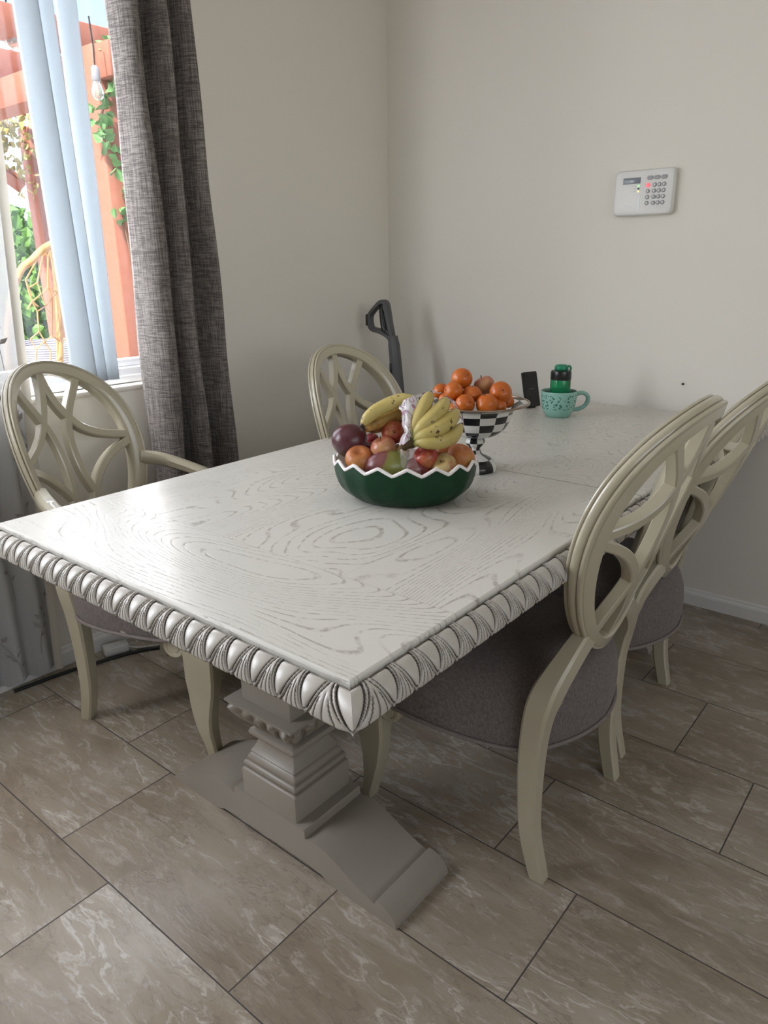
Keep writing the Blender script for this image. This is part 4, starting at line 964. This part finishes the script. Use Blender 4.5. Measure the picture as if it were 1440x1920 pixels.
# hanging rattan chair
HX=-4.0
def hp_(x,y,dx=0): return at_x(x,y,HX+dx)
HO=hp_(97,458)
hc=thing('hanging_chair','hanging rattan egg chair with honeycomb netting outside the window','chair',HO)
def rel(l): return [hp_(*q)-HO for q in l]
b=MB(); b.tube(catmull(rel([(97,458),(80,468),(60,488),(38,508),(22,560,.15),(14,640,.2),(20,700,.2)]),5),.020,8); b.tube(catmull(rel([(97,458),(112,464),(126,482),(140,520,.1),(158,600,.2),(166,690,.2)]),5),.020,8); b.build('rim_frame','rattan',hc,smooth=60)
b=MB(); b.tube(catmull(rel([(97,460),(104,500,-.08),(109,560,-.14),(112,640,-.15),(113,720,-.1)]),5),.019,8); b.build('back_pole','rattan',hc,smooth=60)
net=MB()
def strand(l,r=.0045): net.tube(rel([(x,y,-.08) for x,y in l]),r,5)
for l in ([(97,462),(75,478),(48,525),(60,555)],[(97,462),(80,480),(70,530),(54,540)],[(97,462),(90,480),(90,540),(108,548)],[(48,525),(55,550),(60,565),(72,575)],[(70,530),(77,552),(90,538)],[(77,552),(60,566)],[(90,540),(98,558),(108,548)],[(98,558),(86,574),(77,552)],[(60,566),(52,580)],[(60,566),(70,584),(84,575),(98,590),(98,558)],[(70,584),(73,622),(57,636)],[(73,622),(84,640),(98,630)],[(98,590),(98,630),(112,640)],[(57,636),(68,655),(84,640)],[(68,655),(68,690)],[(84,640),(95,660),(95,690)],[(108,500),(122,508),(132,502)],[(122,508),(134,542),(128,560)],[(134,542),(142,546)],[(112,548),(128,560),(144,578),(130,595),(112,575),(128,560)],[(130,595),(130,630),(142,645)],[(130,630),(118,640)],[(142,645),(154,636)],[(142,645),(134,660),(130,690)],[(142,645),(154,658)],[(85,478),(108,484),(124,484)]): strand(l)
net.build('net','rattan',hc,smooth=60)['label']='honeycomb cane netting'
b=MB(); b.tube(rel([(97,458),(93,440),(97,400),(90,380)])+[hp_(86,200)-HO],.006,6); b.build('chain','chain',hc)
bk=thing('wicker_planter','round grey wicker planter standing outside behind the hanging chair','planter',(-4.75,2.43,-.06))
b=MB(); b.lathe([(.26,0),(.30,.3),(.315,.80),(.325,.86),(.32,.89),(.29,.89),(.28,.84)],40); b.build('basket','wicker',bk,smooth=40)
sl=thing('slatted_screen','narrow white slatted screen against the sunlit wall outside','screen',(-8.9,5.15,-.06))
for k in range(34):
    b=MB(); b.box(-.02,.02,-.18,.18,.25+k*.07,.285+k*.07); b.build('slat','vinyl',sl,smooth=0)
for y in (-.2,.18):
    b=MB(); b.box(-.025,.025,y,y+.03,0,2.65); b.build('stile','mid_grey',sl,smooth=0)

# ------------------------------------------------------------------ light
wd=bpy.data.worlds.new('sky'); SC.world=wd; wd.use_nodes=True; nt=wd.node_tree; bg=nt.nodes['Background']
sky=nt.nodes.new('ShaderNodeTexSky'); sky.sky_type='NISHITA'; sky.sun_disc=False; sky.sun_elevation=math.radians(55); sky.sun_rotation=math.radians(200); sky.dust_density=2.
nt.links.new(sky.outputs[0],bg.inputs[0]); bg.inputs[1].default_value=.42
sun=bpy.data.lights.new('sun','SUN'); sun.energy=8.; sun.angle=.01; sun.color=(1,.96,.9); so=bpy.data.objects.new('sun',sun); COL.objects.link(so)
so.rotation_euler=Vector((-.30,.62,-.95)).to_track_quat('-Z','Y').to_euler()
def area(name,loc,dirv,sx,sy,power,color):
    l=bpy.data.lights.new(name,'AREA'); l.shape='RECTANGLE'; l.size=sx; l.size_y=sy; l.energy=power; l.color=color
    o=bpy.data.objects.new(name,l); COL.objects.link(o); o.location=loc; o.rotation_euler=Vector(dirv).to_track_quat('-Z','Y').to_euler(); return o
area('window_daylight',(XW-.16,(WY0+WY1)/2,(WZ0+WZ1)/2+.02),(1,0,-.0),WY1-WY0-.1,WZ1-WZ0-.12,124,(.93,.955,1.0))
area('added_fill_light',(XR+.2,(V0+V1)/2,(VZ0+VZ1)/2),(-1,0,0),V1-V0,VZ1-VZ0,42,(1.,.97,.92))  # added fill lamp outside the unseen window, lifts the room's shaded sides

SC.view_settings.view_transform='Standard'; SC.view_settings.look='None'; SC.view_settings.gamma=1; SC.view_settings.exposure=.06
SC.cycles.use_denoising=True
try: SC.cycles.denoiser='OPENIMAGEDENOISE'
except Exception: pass
SC.cycles.max_bounces=10; SC.cycles.diffuse_bounces=6; SC.cycles.transparent_max_bounces=16; SC.cycles.sample_clamp_indirect=6.
SC.cycles.caustics_reflective=False; SC.cycles.caustics_refractive=False
